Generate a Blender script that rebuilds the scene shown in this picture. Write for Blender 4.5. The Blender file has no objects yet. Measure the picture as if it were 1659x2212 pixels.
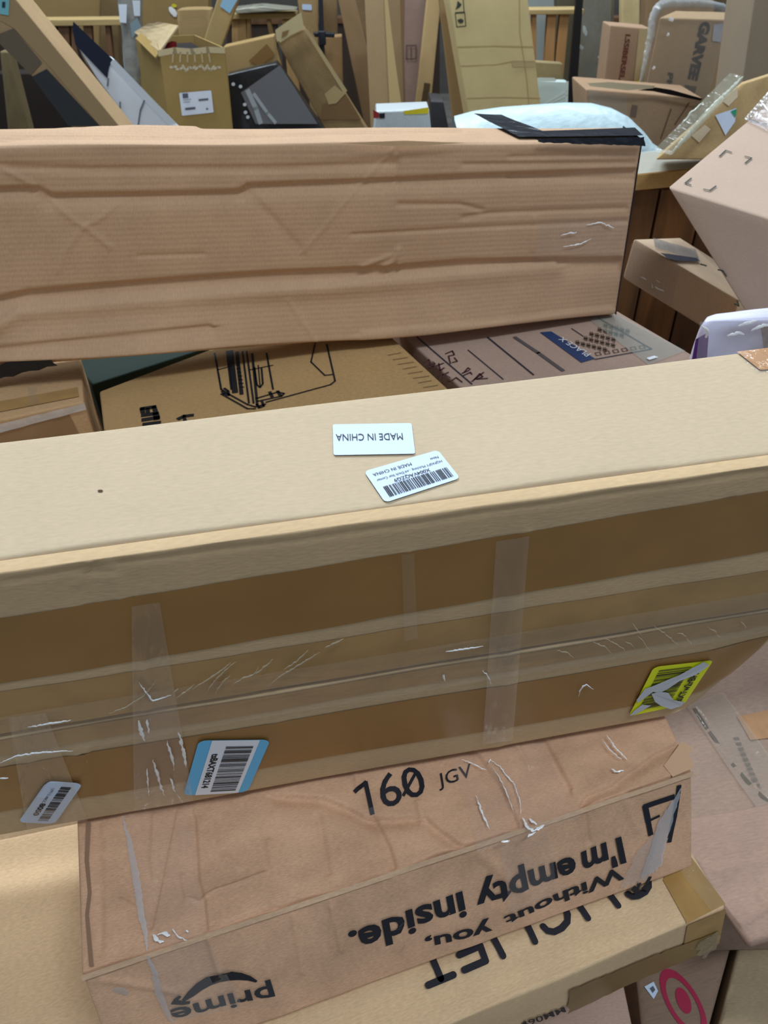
import bpy, bmesh, math, random
import numpy as np
from mathutils import Vector, Matrix

S = bpy.context.scene
COL = S.collection
random.seed(7)

# ------------------------------------------------------------------ camera
PITCH, ROLL = math.radians(40), math.radians(-2)
F_PX, CX, CY = 1597.0, 829.5, 1106.0
CAM = np.array([0, 0, 1.5])
_c, _s = math.cos(PITCH), math.sin(PITCH)
FWD = np.array([0, _c, -_s]); _up = np.array([0, _s, _c]); _r = np.array([1., 0, 0])
RGT = math.cos(ROLL) * _r + math.sin(ROLL) * _up
UPV = -math.sin(ROLL) * _r + math.cos(ROLL) * _up
cd = bpy.data.cameras.new('camera'); cam = bpy.data.objects.new('camera', cd); COL.objects.link(cam)
cd.sensor_fit = 'VERTICAL'; cd.sensor_height = 36; cd.lens = 36 * F_PX / 2212; cd.clip_start = .02; cd.dof.use_dof = True; cd.dof.focus_distance = .62; cd.dof.aperture_fstop = 15
cam.matrix_world = Matrix(((RGT[0], UPV[0], -FWD[0], CAM[0]), (RGT[1], UPV[1], -FWD[1], CAM[1]), (RGT[2], UPV[2], -FWD[2], CAM[2]), (0, 0, 0, 1)))
S.camera = cam

# ------------------------------------------------------------------ world and lamps
w = bpy.data.worlds.new('world'); S.world = w; w.use_nodes = True
bg = w.node_tree.nodes['Background']; bg.inputs[0].default_value = (.72, .86, 1.0, 1); bg.inputs[1].default_value = .38
def area(name, loc, target, sx, sy, power, col=(.82, .92, 1.0)):
    l = bpy.data.lights.new(name, 'AREA'); l.shape = 'RECTANGLE'; l.size = sx; l.size_y = sy; l.energy = power; l.color = col
    o = bpy.data.objects.new(name, l); COL.objects.link(o); o.location = loc
    o.rotation_euler = (Vector(target) - Vector(loc)).to_track_quat('-Z', 'Y').to_euler()
area('ceiling_lamp', (-.8, 3.0, 4.4), (-.2, 1.0, .8), 2.6, .4, 185)
area('ceiling_lamp', (1.0, -.55, 4.6), (.3, .6, .9), 2.0, .35, 80)
area('ceiling_lamp', (-2.0, 5.2, 4.6), (-.2, 4.6, .8), 2.4, .35, 60)
area('ceiling_lamp', (2.2, 5.6, 4.6), (1.6, 4.6, .8), 2.4, .35, 80)
vs = S.view_settings; vs.view_transform = 'Standard'; vs.look = 'None'; vs.gamma = 1; vs.use_curve_mapping = False
vs.exposure = -.12

# ------------------------------------------------------------------ small maths
def nrm(v): v = np.asarray(v, float); return v / np.linalg.norm(v)
def ray(px, py): return RGT * (px - CX) / F_PX - UPV * (py - CY) / F_PX + FWD
def proj(P):
    d = np.atleast_2d(P) - CAM; z = d @ FWD
    return CX + F_PX * (d @ RGT) / z, CY - F_PX * (d @ UPV) / z
class Surf:
    """A plane of a thing, with an optional relief; points are found on it along sight lines."""
    def __init__(s, o, n, field=None):
        s.o = np.asarray(o, float); s.n = nrm(n); s.f = field
        if s.n @ (CAM - s.o) < 0: s.n = -s.n
    def base(s, px, py):
        d = ray(px, py); return CAM + d * (((s.o - CAM) @ s.n) / (d @ s.n))
    def lift(s, P, h=0.):
        P = np.atleast_2d(P).astype(float)
        if s.f is not None:
            x, y = proj(P); h = h + s.f(x, y)
            return P + np.outer(h, s.n)
        return P + s.n * h
    def p(s, px, py, h=0.): return s.lift(s.base(px, py), h)[0]
def hz(z): return Surf((0, 0, z), (0, 0, 1))
def vy(y, yaw=0., lean=0.):
    """upright plane at distance y; yaw turns it, lean (deg) tips its top away from the camera"""
    a, b = math.radians(yaw), math.radians(lean)
    return Surf((0, y, 1.0), (math.sin(a) * math.cos(b), -math.cos(a) * math.cos(b), math.sin(b)))
def crease_field(creases, waves=()):
    """relief from polylines: (points, width, height[, step]) — ridge/valley; step>0 raises the lower side"""
    def f(x, y):
        x = np.asarray(x, float); y = np.asarray(y, float); h = np.zeros_like(x)
        for c in creases:
            pts, wd, ht = c[:3]; best = np.full(x.shape, 1e9); side = np.zeros_like(x)
            for (x0, y0), (x1, y1) in zip(pts[:-1], pts[1:]):
                dx, dy = x1 - x0, y1 - y0; L = dx * dx + dy * dy
                t = np.clip(((x - x0) * dx + (y - y0) * dy) / L, 0, 1)
                d = np.hypot(x - x0 - t * dx, y - y0 - t * dy)
                m = d < best; best = np.where(m, d, best)
                side = np.where(m, np.sign((y - y0) * dx - (x - x0) * dy), side)
            if len(c) > 3 and c[3] == 'asym':      # steep above, gentle below
                ww = np.where(side > 0, wd * 3.5, wd)
                h += ht * np.exp(-(best / ww) ** 2)
            else: h += ht * np.exp(-(best / wd) ** 2)
        for (kx, ky, ph, a) in waves: h += a * np.sin(kx * x + ky * y + ph)
        return h
    return f

# ------------------------------------------------------------------ materials
def lin(c):
    r = []
    for v in c:
        v /= 255.; r.append(v / 12.92 if v <= .04045 else ((v + .055) / 1.055) ** 2.4)
    return (*r, 1)
MATS = {}
def newmat(name):
    m = bpy.data.materials.new(name); m.use_nodes = True
    nt = m.node_tree; return m, nt, nt.nodes['Principled BSDF']
def N(nt, t, **kw):
    n = nt.nodes.new(t)
    for k, v in kw.items():
        if k in n.inputs: n.inputs[k].default_value = v
        else: setattr(n, k, v)
    return n
def muted(rgb, k=.03):
    g = .3 * rgb[0] + .59 * rgb[1] + .11 * rgb[2]
    return tuple(int(v + (g - v) * k) for v in rgb)
def card(rgb, var=.10, flutes=.0, stain=.25, axis='X', rough=.82, scale=1., key=None, fpitch=300.):
    rgb = muted(rgb)
    k = ('card', rgb, var, flutes, stain, axis, rough, scale, fpitch)
    if k in MATS: return MATS[k]
    m, nt, b = newmat('cardboard'); L = nt.links.new
    tc = N(nt, 'ShaderNodeTexCoord'); uv = tc.outputs['UV']
    fib = N(nt, 'ShaderNodeTexNoise'); fib.inputs['Scale'].default_value = 420 * scale; fib.inputs['Detail'].default_value = 3
    mp = N(nt, 'ShaderNodeMapping'); mp.inputs['Scale'].default_value = (1, .35, 1) if axis == 'Y' else (.35, 1, 1)
    L(uv, mp.inputs[0]); L(mp.outputs[0], fib.inputs[0])
    big = N(nt, 'ShaderNodeTexNoise'); big.inputs['Scale'].default_value = 9 * scale; big.inputs['Detail'].default_value = 6; big.inputs['Roughness'].default_value = .65
    L(uv, big.inputs[0])
    c0 = lin(rgb); ramp = N(nt, 'ShaderNodeValToRGB')
    ramp.color_ramp.elements[0].position = .30; ramp.color_ramp.elements[1].position = .72
    ramp.color_ramp.elements[0].color = (*[v * (1 - stain * .8) for v in c0[:3]], 1)
    ramp.color_ramp.elements[1].color = (*[min(1, v * (1 + stain * .45)) for v in c0[:3]], 1)
    L(big.outputs[0], ramp.inputs[0])
    mx = N(nt, 'ShaderNodeMix', data_type='RGBA', blend_type='MULTIPLY'); mx.inputs[0].default_value = 1
    r2 = N(nt, 'ShaderNodeMapRange'); r2.inputs['From Min'].default_value = .3; r2.inputs['From Max'].default_value = .7
    r2.inputs['To Min'].default_value = 1 - var; r2.inputs['To Max'].default_value = 1 + var
    L(fib.outputs[0], r2.inputs[0]); L(ramp.outputs[0], mx.inputs[6]); L(r2.outputs[0], mx.inputs[7])
    L(mx.outputs[2], b.inputs['Base Color']); b.inputs['Roughness'].default_value = rough
    b.inputs['Specular IOR Level'].default_value = .25
    bp = N(nt, 'ShaderNodeBump'); bp.inputs['Strength'].default_value = .35; bp.inputs['Distance'].default_value = .0006
    L(fib.outputs[0], bp.inputs['Height']); last = bp
    if flutes:
        wv = N(nt, 'ShaderNodeTexWave'); wv.bands_direction = axis; wv.inputs['Scale'].default_value = fpitch / 6.283 * .5
        wv.inputs['Distortion'].default_value = 1.2; wv.inputs['Detail'].default_value = 2; wv.inputs['Detail Scale'].default_value = .6
        L(uv, wv.inputs[0])
        b2 = N(nt, 'ShaderNodeBump'); b2.inputs['Strength'].default_value = flutes; b2.inputs['Distance'].default_value = .0015
        L(wv.outputs[1], b2.inputs['Height']); L(bp.outputs[0], b2.inputs['Normal']); last = b2
    L(last.outputs[0], b.inputs['Normal'])
    MATS[k] = m; return m
def plain(name, rgb, rough=.6, spec=.4, metal=0., bump=0., bscale=60, noise=0.):
    k = ('plain', name, rgb, rough, spec, metal, bump, bscale, noise)
    if k in MATS: return MATS[k]
    m, nt, b = newmat(name); L = nt.links.new
    b.inputs['Base Color'].default_value = lin(rgb); b.inputs['Roughness'].default_value = rough
    b.inputs['Specular IOR Level'].default_value = spec; b.inputs['Metallic'].default_value = metal
    tc = N(nt, 'ShaderNodeTexCoord'); n = N(nt, 'ShaderNodeTexNoise'); n.inputs['Scale'].default_value = bscale; n.inputs['Detail'].default_value = 4
    L(tc.outputs['UV'], n.inputs[0])
    if noise:
        c = lin(rgb); r = N(nt, 'ShaderNodeValToRGB'); r.color_ramp.elements[0].position = .35; r.color_ramp.elements[1].position = .68
        r.color_ramp.elements[0].color = (*[v * (1 - noise) for v in c[:3]], 1); r.color_ramp.elements[1].color = (*[min(1, v * (1 + noise * .5)) for v in c[:3]], 1)
        L(n.outputs[0], r.inputs[0]); L(r.outputs[0], b.inputs['Base Color'])
    if bump:
        bp = N(nt, 'ShaderNodeBump'); bp.inputs['Strength'].default_value = bump; bp.inputs['Distance'].default_value = .004
        L(n.outputs[0], bp.inputs['Height']); L(bp.outputs[0], b.inputs['Normal'])
    MATS[k] = m; return m
def film(haze=.10, tint=(235, 235, 235), rough=.10, wr=.6, sc=(8, 40), name='clear_film', gl=1.):
    """clear plastic: see-through, faintly milky, glossy and wrinkled"""
    k = ('film', haze, tint, rough, wr, sc, gl)
    if k in MATS: return MATS[k]
    m, nt, b = newmat(name); nt.nodes.remove(b); L = nt.links.new
    out = nt.nodes['Material Output']
    tr = N(nt, 'ShaderNodeBsdfTransparent'); df = N(nt, 'ShaderNodeBsdfDiffuse'); df.inputs[0].default_value = lin(tint)
    gs = N(nt, 'ShaderNodeBsdfGlossy'); gs.inputs['Roughness'].default_value = rough
    tc = N(nt, 'ShaderNodeTexCoord'); mp = N(nt, 'ShaderNodeMapping'); mp.inputs['Scale'].default_value = (sc[0], sc[1], 1)
    n = N(nt, 'ShaderNodeTexNoise'); n.inputs['Scale'].default_value = 1.; n.inputs['Detail'].default_value = 3; n.inputs['Distortion'].default_value = .6
    L(tc.outputs['UV'], mp.inputs[0]); L(mp.outputs[0], n.inputs[0])
    bp = N(nt, 'ShaderNodeBump'); bp.inputs['Strength'].default_value = wr; bp.inputs['Distance'].default_value = .006
    L(n.outputs[0], bp.inputs['Height']); L(bp.outputs[0], gs.inputs['Normal'])
    fr = N(nt, 'ShaderNodeLayerWeight'); fr.inputs[0].default_value = .5
    pw_ = N(nt, 'ShaderNodeMath', operation='POWER'); pw_.inputs[1].default_value = 4.; L(fr.outputs[1], pw_.inputs[0])
    ma = N(nt, 'ShaderNodeMath', operation='MULTIPLY_ADD'); ma.inputs[1].default_value = .7; ma.inputs[2].default_value = .055; L(pw_.outputs[0], ma.inputs[0])
    fm = N(nt, 'ShaderNodeMath', operation='MULTIPLY'); fm.inputs[1].default_value = 1. * gl; fm.use_clamp = True
    L(ma.outputs[0], fm.inputs[0])
    m1 = N(nt, 'ShaderNodeMixShader'); m1.inputs[0].default_value = haze; L(tr.outputs[0], m1.inputs[1]); L(df.outputs[0], m1.inputs[2])
    m2 = N(nt, 'ShaderNodeMixShader'); L(fm.outputs[0], m2.inputs[0]); L(m1.outputs[0], m2.inputs[1]); L(gs.outputs[0], m2.inputs[2])
    L(m2.outputs[0], out.inputs[0]); MATS[k] = m; return m
def wood(rgb, dark=.45, axis='X', sc=30, rough=.6):
    k = ('wood', rgb, dark, axis, sc)
    if k in MATS: return MATS[k]
    m, nt, b = newmat('wood'); L = nt.links.new; tc = N(nt, 'ShaderNodeTexCoord'); mp = N(nt, 'ShaderNodeMapping')
    mp.inputs['Scale'].default_value = (.08, 1, 1) if axis == 'X' else (1, .08, 1)
    n = N(nt, 'ShaderNodeTexNoise'); n.inputs['Scale'].default_value = sc; n.inputs['Detail'].default_value = 6; n.inputs['Distortion'].default_value = .5
    L(tc.outputs['UV'], mp.inputs[0]); L(mp.outputs[0], n.inputs[0]); c = lin(rgb)
    r = N(nt, 'ShaderNodeValToRGB'); r.color_ramp.elements[0].position = .3; r.color_ramp.elements[1].position = .7
    r.color_ramp.elements[0].color = (*[v * (1 - dark) for v in c[:3]], 1); r.color_ramp.elements[1].color = c
    L(n.outputs[0], r.inputs[0]); L(r.outputs[0], b.inputs['Base Color']); b.inputs['Roughness'].default_value = rough
    bp = N(nt, 'ShaderNodeBump'); bp.inputs['Strength'].default_value = .3; bp.inputs['Distance'].default_value = .003
    L(n.outputs[0], bp.inputs['Height']); L(bp.outputs[0], b.inputs['Normal']); MATS[k] = m; return m
INK = plain('black_ink', (28, 30, 36), .55, .3)
BROWN_TAPE = plain('brown_tape', (158, 122, 70), .33, .5, bump=.25, bscale=14, noise=.10)
CLEAR = film(.03); CLEAR_H = film(.16, wr=.9, sc=(10, 70)); CLEAR_V = film(.14, wr=.9, sc=(70, 10))

# ------------------------------------------------------------------ objects
def root(name, label, cat, loc, group=None, kind=None):
    o = bpy.data.objects.new(name, None); COL.objects.link(o); o.location = tuple(loc); o.empty_display_size = .05
    o['label'] = label; o['category'] = cat
    if group: o['group'] = group
    return o
def origin_of(p):
    v = Vector((0, 0, 0))
    while p is not None: v += p.location; p = p.parent
    return np.array(v)
def mesh(name, V, F, mat, parent=None, uv=None, smooth=False, label=None):
    V = np.asarray(V, float); base = origin_of(parent) if parent else np.zeros(3)
    loc = V.mean(0) if parent is None else np.zeros(3)
    me = bpy.data.meshes.new(name); me.from_pydata((V - base - loc).tolist(), [], [tuple(int(i) for i in f) for f in F]); me.update()
    if uv is not None:
        l = me.uv_layers.new(name='uv'); idx = np.empty(len(me.loops), int); me.loops.foreach_get('vertex_index', idx)
        l.data.foreach_set('uv', np.asarray(uv, float)[idx].astype(np.float32).ravel())
    if mat: me.materials.append(mat)
    if smooth: me.polygons.foreach_set('use_smooth', np.ones(len(me.polygons), bool))
    o = bpy.data.objects.new(name, me); COL.objects.link(o); o.location = tuple(loc)
    if parent: o.parent = parent
    if label: o['label'] = label
    return o
def structure(o): o['kind'] = 'structure'; return o
def lines01(L, r, n):
    """grid stations along an edge of length L, dense in the rounded ends"""
    r = min(r, L * .45); e = [0, .15 * r, .4 * r, .7 * r, r]
    return np.array(e + list(np.linspace(r, L - r, n + 1)[1:-1]) + [L - v for v in reversed(e)])
FACES = {'front': (1, 0), 'back': (1, 1), 'left': (0, 0), 'right': (0, 1), 'bottom': (2, 0), 'top': (2, 1)}
def hexa(corners, n=(6, 4, 4), r=.004, mat=None, parent=None, name='body', fields=None, warp=None, wob=.0, skip=(), smooth=True, label=None):
    """box between 8 corners (front bl br tr tl, back bl br tr tl): rounded arrises, relief and dents"""
    C = np.asarray(corners, float); fields = fields or {}
    Lx = np.linalg.norm(C[1] - C[0]); Ly = np.linalg.norm(C[4] - C[0]); Lz = np.linalg.norm(C[3] - C[0])
    D = np.array([Lx, Ly, Lz]); st = [lines01(D[i], r, n[i]) for i in range(3)]
    rr = np.array([min(r, d * .45) for d in D])
    V = []; UV = []; Fc = []; off = 0; ph = random.random() * 10
    def tri(q):
        a, b, c = q[:, 0:1] / Lx, q[:, 1:2] / Ly, q[:, 2:3] / Lz
        return ((1-a)*(1-b)*(1-c)*C[0] + a*(1-b)*(1-c)*C[1] + a*(1-b)*c*C[2] + (1-a)*(1-b)*c*C[3] +
                (1-a)*b*(1-c)*C[4] + a*b*(1-c)*C[5] + a*b*c*C[6] + (1-a)*b*c*C[7])
    fr = {}
    def surf_of(nm):
        k = {'front': (0, 1, 2, 3), 'back': (5, 4, 7, 6), 'left': (4, 0, 3, 7), 'right': (1, 5, 6, 2), 'bottom': (4, 5, 1, 0), 'top': (3, 2, 6, 7)}[nm]
        q = C[list(k)]; nn = nrm(np.cross(q[2] - q[0], q[3] - q[1])); return q.mean(0), nn
    for nm, (ax, sd) in FACES.items():
        o, nn = surf_of(nm); fr[nm] = (o, nn)
    for nm, (ax, sd) in FACES.items():
        if nm in skip: continue
        u, v = [i for i in range(3) if i != ax]
        U, W = np.meshgrid(st[u], st[v], indexing='ij'); q = np.zeros((U.size, 3))
        q[:, u] = U.ravel(); q[:, v] = W.ravel(); q[:, ax] = D[ax] * sd
        inner = np.clip(q, rr, D - rr); d = q - inner; ln = np.linalg.norm(d / rr, axis=1, keepdims=True); ln[ln < 1e-9] = 1
        q2 = inner + d / ln
        P = tri(q2)
        nl = (d / rr) / ln
        for fn, fld in fields.items():
            fa, fs = FACES[fn]; wt = np.clip(nl[:, fa] * (1 if fs else -1), 0, 1) ** 3
            x, y = proj(P); P = P + np.outer(fld(x, y) * wt, fr[fn][1] if fr[fn][1] @ (CAM - fr[fn][0]) > 0 else -fr[fn][1])
        if wob:
            s = 2 * np.pi / .17
            a = wob * (np.sin(P[:, 0] * s + ph) * np.sin(P[:, 2] * s * .8 + 1 + ph) + .6 * np.sin(P[:, 1] * s * 1.7 + P[:, 0] * s * .6))
            P = P + (nl / np.maximum(1e-9, np.linalg.norm(nl, axis=1, keepdims=True))) * 0 + np.outer(a, fr[nm][1]) * np.minimum(1, (np.min(np.stack([U.ravel(), st[u][-1]-U.ravel(), W.ravel(), st[v][-1]-W.ravel()]), 0) / .03))[:, None]
        if warp is not None: P = warp(P)
        V.append(P); UV.append(np.stack([U.ravel() + ax * 1.7 + ph, W.ravel() + ax * .9], 1))
        nu, nv = U.shape; i = np.arange(nu - 1)[:, None] * nv + np.arange(nv - 1)[None]; i = i.ravel() + off
        f = np.stack([i, i + nv, i + nv + 1, i + 1], 1)
        flip = (ax == 1) == bool(sd)        # outward winding
        if ax != 1: flip = not bool(sd)
        if flip: f = f[:, ::-1]
        Fc.append(f); off += U.size
    V = np.concatenate(V); UV = np.concatenate(UV); Fc = np.concatenate(Fc)
    # weld the seams
    key = {}; mapi = np.empty(len(V), int); keep = []
    for j, kk in enumerate(map(tuple, np.round(V, 5))):
        if kk in key: mapi[j] = key[kk]
        else: key[kk] = len(keep); mapi[j] = len(keep); keep.append(j)
    loopuv = UV[Fc.ravel()]
    Vk = V[keep]; Fk = mapi[Fc]
    ok = np.array([len(set(f)) == 4 for f in Fk]); Fk = Fk[ok]; loopuv = loopuv.reshape(-1, 4, 2)[ok].reshape(-1, 2)
    o = mesh(name, Vk, Fk, mat, parent, smooth=smooth, label=label)
    l = o.data.uv_layers.new(name='uv'); l.data.foreach_set('uv', loopuv.astype(np.float32).ravel())
    return o
def patch(name, Q, mat, parent, surf=None, n=(1, 1), h=.0006, thick=.0, wrinkle=None, label=None, smooth=True, jag=0.):
    """thin sheet between 4 points (tl tr br bl); pixels if surf is given, else 3-D points"""
    if surf is not None and len(Q[0]) == 2: Q = [surf.base(*q) for q in Q]
    Q = np.asarray(Q, float); nu, nv = n
    u = np.linspace(0, 1, nu + 1); v = np.linspace(0, 1, nv + 1); U, W = np.meshgrid(u, v, indexing='ij')
    a, b = U.ravel()[:, None], W.ravel()[:, None]
    P = (1-a)*(1-b)*Q[0] + a*(1-b)*Q[1] + a*b*Q[2] + (1-a)*b*Q[3]
    nn = nrm(np.cross(Q[1] - Q[0], Q[3] - Q[0]))
    if nn @ (CAM - Q.mean(0)) < 0: nn = -nn
    if surf is not None: P = surf.lift(P, h)
    else: P = P + nn * h
    Lx = np.linalg.norm(Q[1] - Q[0]); Ly = np.linalg.norm(Q[3] - Q[0])
    if jag:
        rs = np.random.RandomState(int(Lx * 1e4) % 999); e = rs.uniform(-jag, jag, (nu + 1, nv + 1))
        e[:, 1:-1] = 0; P = P + np.outer(e.ravel(), nrm(Q[3] - Q[0]))
        e = rs.uniform(-jag, jag, (nu + 1, nv + 1)); e[1:-1, :] = 0; P = P + np.outer(e.ravel(), nrm(Q[1] - Q[0]))
    if wrinkle is not None: P = P + np.outer(wrinkle(U.ravel() * Lx, W.ravel() * Ly), nn)
    i = (np.arange(nu)[:, None] * (nv + 1) + np.arange(nv)[None]).ravel()
    F = np.stack([i, i + nv + 1, i + nv + 2, i + 1], 1)
    e1, e2 = Q[1] - Q[0], Q[3] - Q[0]
    if np.cross(e1, e2) @ nn < 0: F = F[:, ::-1]
    uv = np.stack([U.ravel() * Lx, W.ravel() * Ly], 1) + random.random() * 5
    if thick:
        m = len(P); P = np.concatenate([P, P - nn * thick]); uv = np.concatenate([uv, uv])
        bd = [j * (nv + 1) for j in range(nu + 1)] + [nu * (nv + 1) + j for j in range(1, nv + 1)] + [j * (nv + 1) + nv for j in range(nu - 1, -1, -1)] + [j for j in range(nv - 1, 0, -1)]
        S2 = [(bd[j], bd[(j + 1) % len(bd)], bd[(j + 1) % len(bd)] + m, bd[j] + m) for j in range(len(bd))]
        F = np.concatenate([F, F[:, ::-1] + m, np.array(S2)])
    return mesh(name, P, F, mat, parent, uv=uv, smooth=smooth and not thick, label=label)
def rr_poly(w_, h_, r, k=4):
    pts = []
    for cx_, cy_, a0 in ((w_ - r, r, -90), (w_ - r, h_ - r, 0), (r, h_ - r, 90), (r, r, 180)):
        for j in range(k + 1):
            a = math.radians(a0 + 90 * j / k); pts.append((cx_ + r * math.cos(a), cy_ + r * math.sin(a)))
    return pts
class Quad:
    """reading frame of a print: px corners tl tr br bl as READ; (u,v) in 0..1, v down"""
    def __init__(s, surf, q):
        s.s = surf; s.Q = np.array([surf.base(*p) for p in q]) if len(q[0]) == 2 else np.array(q)
        s.w = np.linalg.norm(s.Q[1] - s.Q[0]); s.hh = np.linalg.norm(s.Q[3] - s.Q[0])
    def at(s, uv, h):
        uv = np.atleast_2d(uv); a, b = uv[:, 0:1], uv[:, 1:2]; Q = s.Q
        return s.s.lift((1-a)*(1-b)*Q[0] + a*(1-b)*Q[1] + a*b*Q[2] + (1-a)*b*Q[3], h)
def sheet(name, quad, polys, mat, parent, h=.0012, cut=0., label=None):
    """polys of a print in 0..1 coordinates laid on the surface (follows relief if cut)"""
    bm = bmesh.new()
    for p in polys:
        vs_ = [bm.verts.new((x * quad.w, y * quad.hh, 0)) for x, y in p]
        try: bm.faces.new(vs_)
        except ValueError: pass
    finish_sheet(name, bm, quad, mat, parent, h, cut, label, quad.w, quad.hh)
    return bpy.context.scene.collection.objects[-1] if False else LAST[0]
LAST = [None]
def finish_sheet(name, bm, quad, mat, parent, h, cut, label, W, H):
    if cut:
        bmesh.ops.triangulate(bm, faces=bm.faces[:])
        for _ in range(7):
            es = [e for e in bm.edges if e.calc_length() > cut]
            if not es: break
            bmesh.ops.subdivide_edges(bm, edges=es, cuts=1); bmesh.ops.triangulate(bm, faces=[f for f in bm.faces if len(f.verts) > 3])
    bm.verts.index_update()
    V = quad.at(np.array([(v.co.x / W, v.co.y / H) for v in bm.verts]), h)
    F = [[v.index for v in f.verts] for f in bm.faces]
    out = []
    for f in F:
        a, b, c = V[f[0]], V[f[1]], V[f[2]]
        out.append(f if np.cross(b - a, c - a) @ quad.s.n > 0 else f[::-1])
    uv = np.array([(v.co.x, v.co.y) for v in bm.verts]); bm.free()
    LAST[0] = mesh(name, V, out, mat, parent, uv=uv, label=label)
def text(word, quad, parent, mat=INK, bold=0., h=.0014, cut=0., name='printed_text', box=(0, 0, 1, 1), label=None, shear=0., space=1.):
    """lettering filling box (u0,v0,u1,v1) of the reading frame"""
    c = bpy.data.curves.new('t', 'FONT'); c.body = word; c.offset = bold; c.resolution_u = 3; c.shear = shear; c.space_character = space
    o = bpy.data.objects.new('t', c); COL.objects.link(o)
    dg = bpy.context.evaluated_depsgraph_get(); dg.update(); me = o.evaluated_get(dg).to_mesh()
    bm = bmesh.new(); bm.from_mesh(me); bpy.data.objects.remove(o)
    if not bm.verts: bm.free(); return None
    xs = [v.co.x for v in bm.verts]; ys = [v.co.y for v in bm.verts]; x0, x1, y0, y1 = min(xs), max(xs), min(ys), max(ys)
    u0, v0, u1, v1 = box
    for v in bm.verts:
        v.co.x = (u0 + (v.co.x - x0) / (x1 - x0) * (u1 - u0)) * quad.w
        v.co.y = (v1 - (v.co.y - y0) / (y1 - y0) * (v1 - v0)) * quad.hh; v.co.z = 0
    finish_sheet(name, bm, quad, mat, parent, h, cut, label, quad.w, quad.hh); return LAST[0]
def rect(u0, v0, u1, v1): return [(u0, v0), (u1, v0), (u1, v1), (u0, v1)]
def bars(u0, v0, u1, v1, n, seed, vertical=True):
    rs = random.Random(seed); ws = [rs.choice((1, 1, 1, 2, 2, 3)) for _ in range(2 * n - 1)]; tot = sum(ws); out = []; x = 0
    for i, q in enumerate(ws):
        if i % 2 == 0:
            a, b = x / tot, (x + q) / tot
            out.append(rect(u0 + a * (u1 - u0), v0, u0 + b * (u1 - u0), v1) if vertical else rect(u0, v0 + a * (v1 - v0), u1, v0 + b * (v1 - v0)))
        x += q
    return out
def sticker(surf, q, parent, rgb=(198, 214, 236), r=.06, h=.0009, name='sticker', label=None, cut=0.):
    Q = Quad(surf, q); rad = r * Q.w
    pts = [(x / Q.w, y / Q.hh) for x, y in rr_poly(Q.w, Q.hh, min(rad, Q.hh * .3))]
    o = sheet(name, Q, [pts], plain('paper_label', rgb, .5, .3), parent, h, cut, label); return Q, o
def centre(C): C = np.asarray(C); return np.array([C[:, 0].mean(), C[:, 1].mean(), C[:, 2].min()])
def to_z(a, b, z):
    k = (z - a[2]) / (b[2] - a[2]); return a + (b - a) * k
def front_box(name, label, q, surf, depth, mat, zb=None, back=(0, 1, 0), cat='box', n=(6, 3, 8), r=.006, wob=.0015, skip_top=False, group=None, fields=None):
    """thing whose face towards the camera has px corners tl tr br bl on surf"""
    tl, tr, br, bl = [surf.base(*p) for p in q]
    if zb is not None: bl = to_z(tl, bl, zb); br = to_z(tr, br, zb)
    bk = nrm(back) * depth if abs(np.linalg.norm(back) - 1) < .2 else np.array(back) * depth
    C = [bl, br, tr, tl, bl + bk, br + bk, tr + bk, tl + bk]
    R = root(name, label, cat, centre(C), group)
    hexa(C, n, r, mat, R, wob=wob, skip=('top',) if skip_top else (), fields=fields)
    return R, C
def top_box(name, label, q, z, zb, mat, cat='box', n=(8, 6, 4), r=.004, wob=.0, taper=0., fields=None):
    """thing whose top face has px corners back-left back-right front-right front-left at height z"""
    s = z if isinstance(z, Surf) else hz(z)
    bl, br, fr, fl = [s.base(*p) for p in q]
    dn = lambda p: np.array([p[0], p[1], zb])
    C = [dn(fl), dn(fr), fr, fl, dn(bl), dn(br), br, bl]
    R = root(name, label, cat, centre(C)); hexa(C, n, r, mat, R, wob=wob, fields=fields); return R, C, s
def face_surf(a, b, c, field=None): return Surf(a, np.cross(np.asarray(b) - a, np.asarray(c) - a), field)

# ================================================================== SETTING
def slab(name, x0, x1, y0, y1, z0, z1, mat):
    V = [(x, y, z) for z in (z0, z1) for y in (y0, y1) for x in (x0, x1)]
    F = [(0, 2, 3, 1), (4, 5, 7, 6), (0, 1, 5, 4), (2, 6, 7, 3), (0, 4, 6, 2), (1, 3, 7, 5)]
    uv = [(x + z, y + z) for x, y, z in V]
    return structure(mesh(name, V, F, mat, uv=uv))
CONCRETE = plain('concrete', (120, 116, 110), .8, .3, bump=.2, bscale=6, noise=.25)
slab('floor', -7, 7, -3, 9, -.1, 0, CONCRETE)
slab('wall_back', -7, 7, 8.0, 8.2, 0, 4.2, plain('painted_wall', (96, 92, 86), .8, .3, noise=.2, bscale=3))

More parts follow.
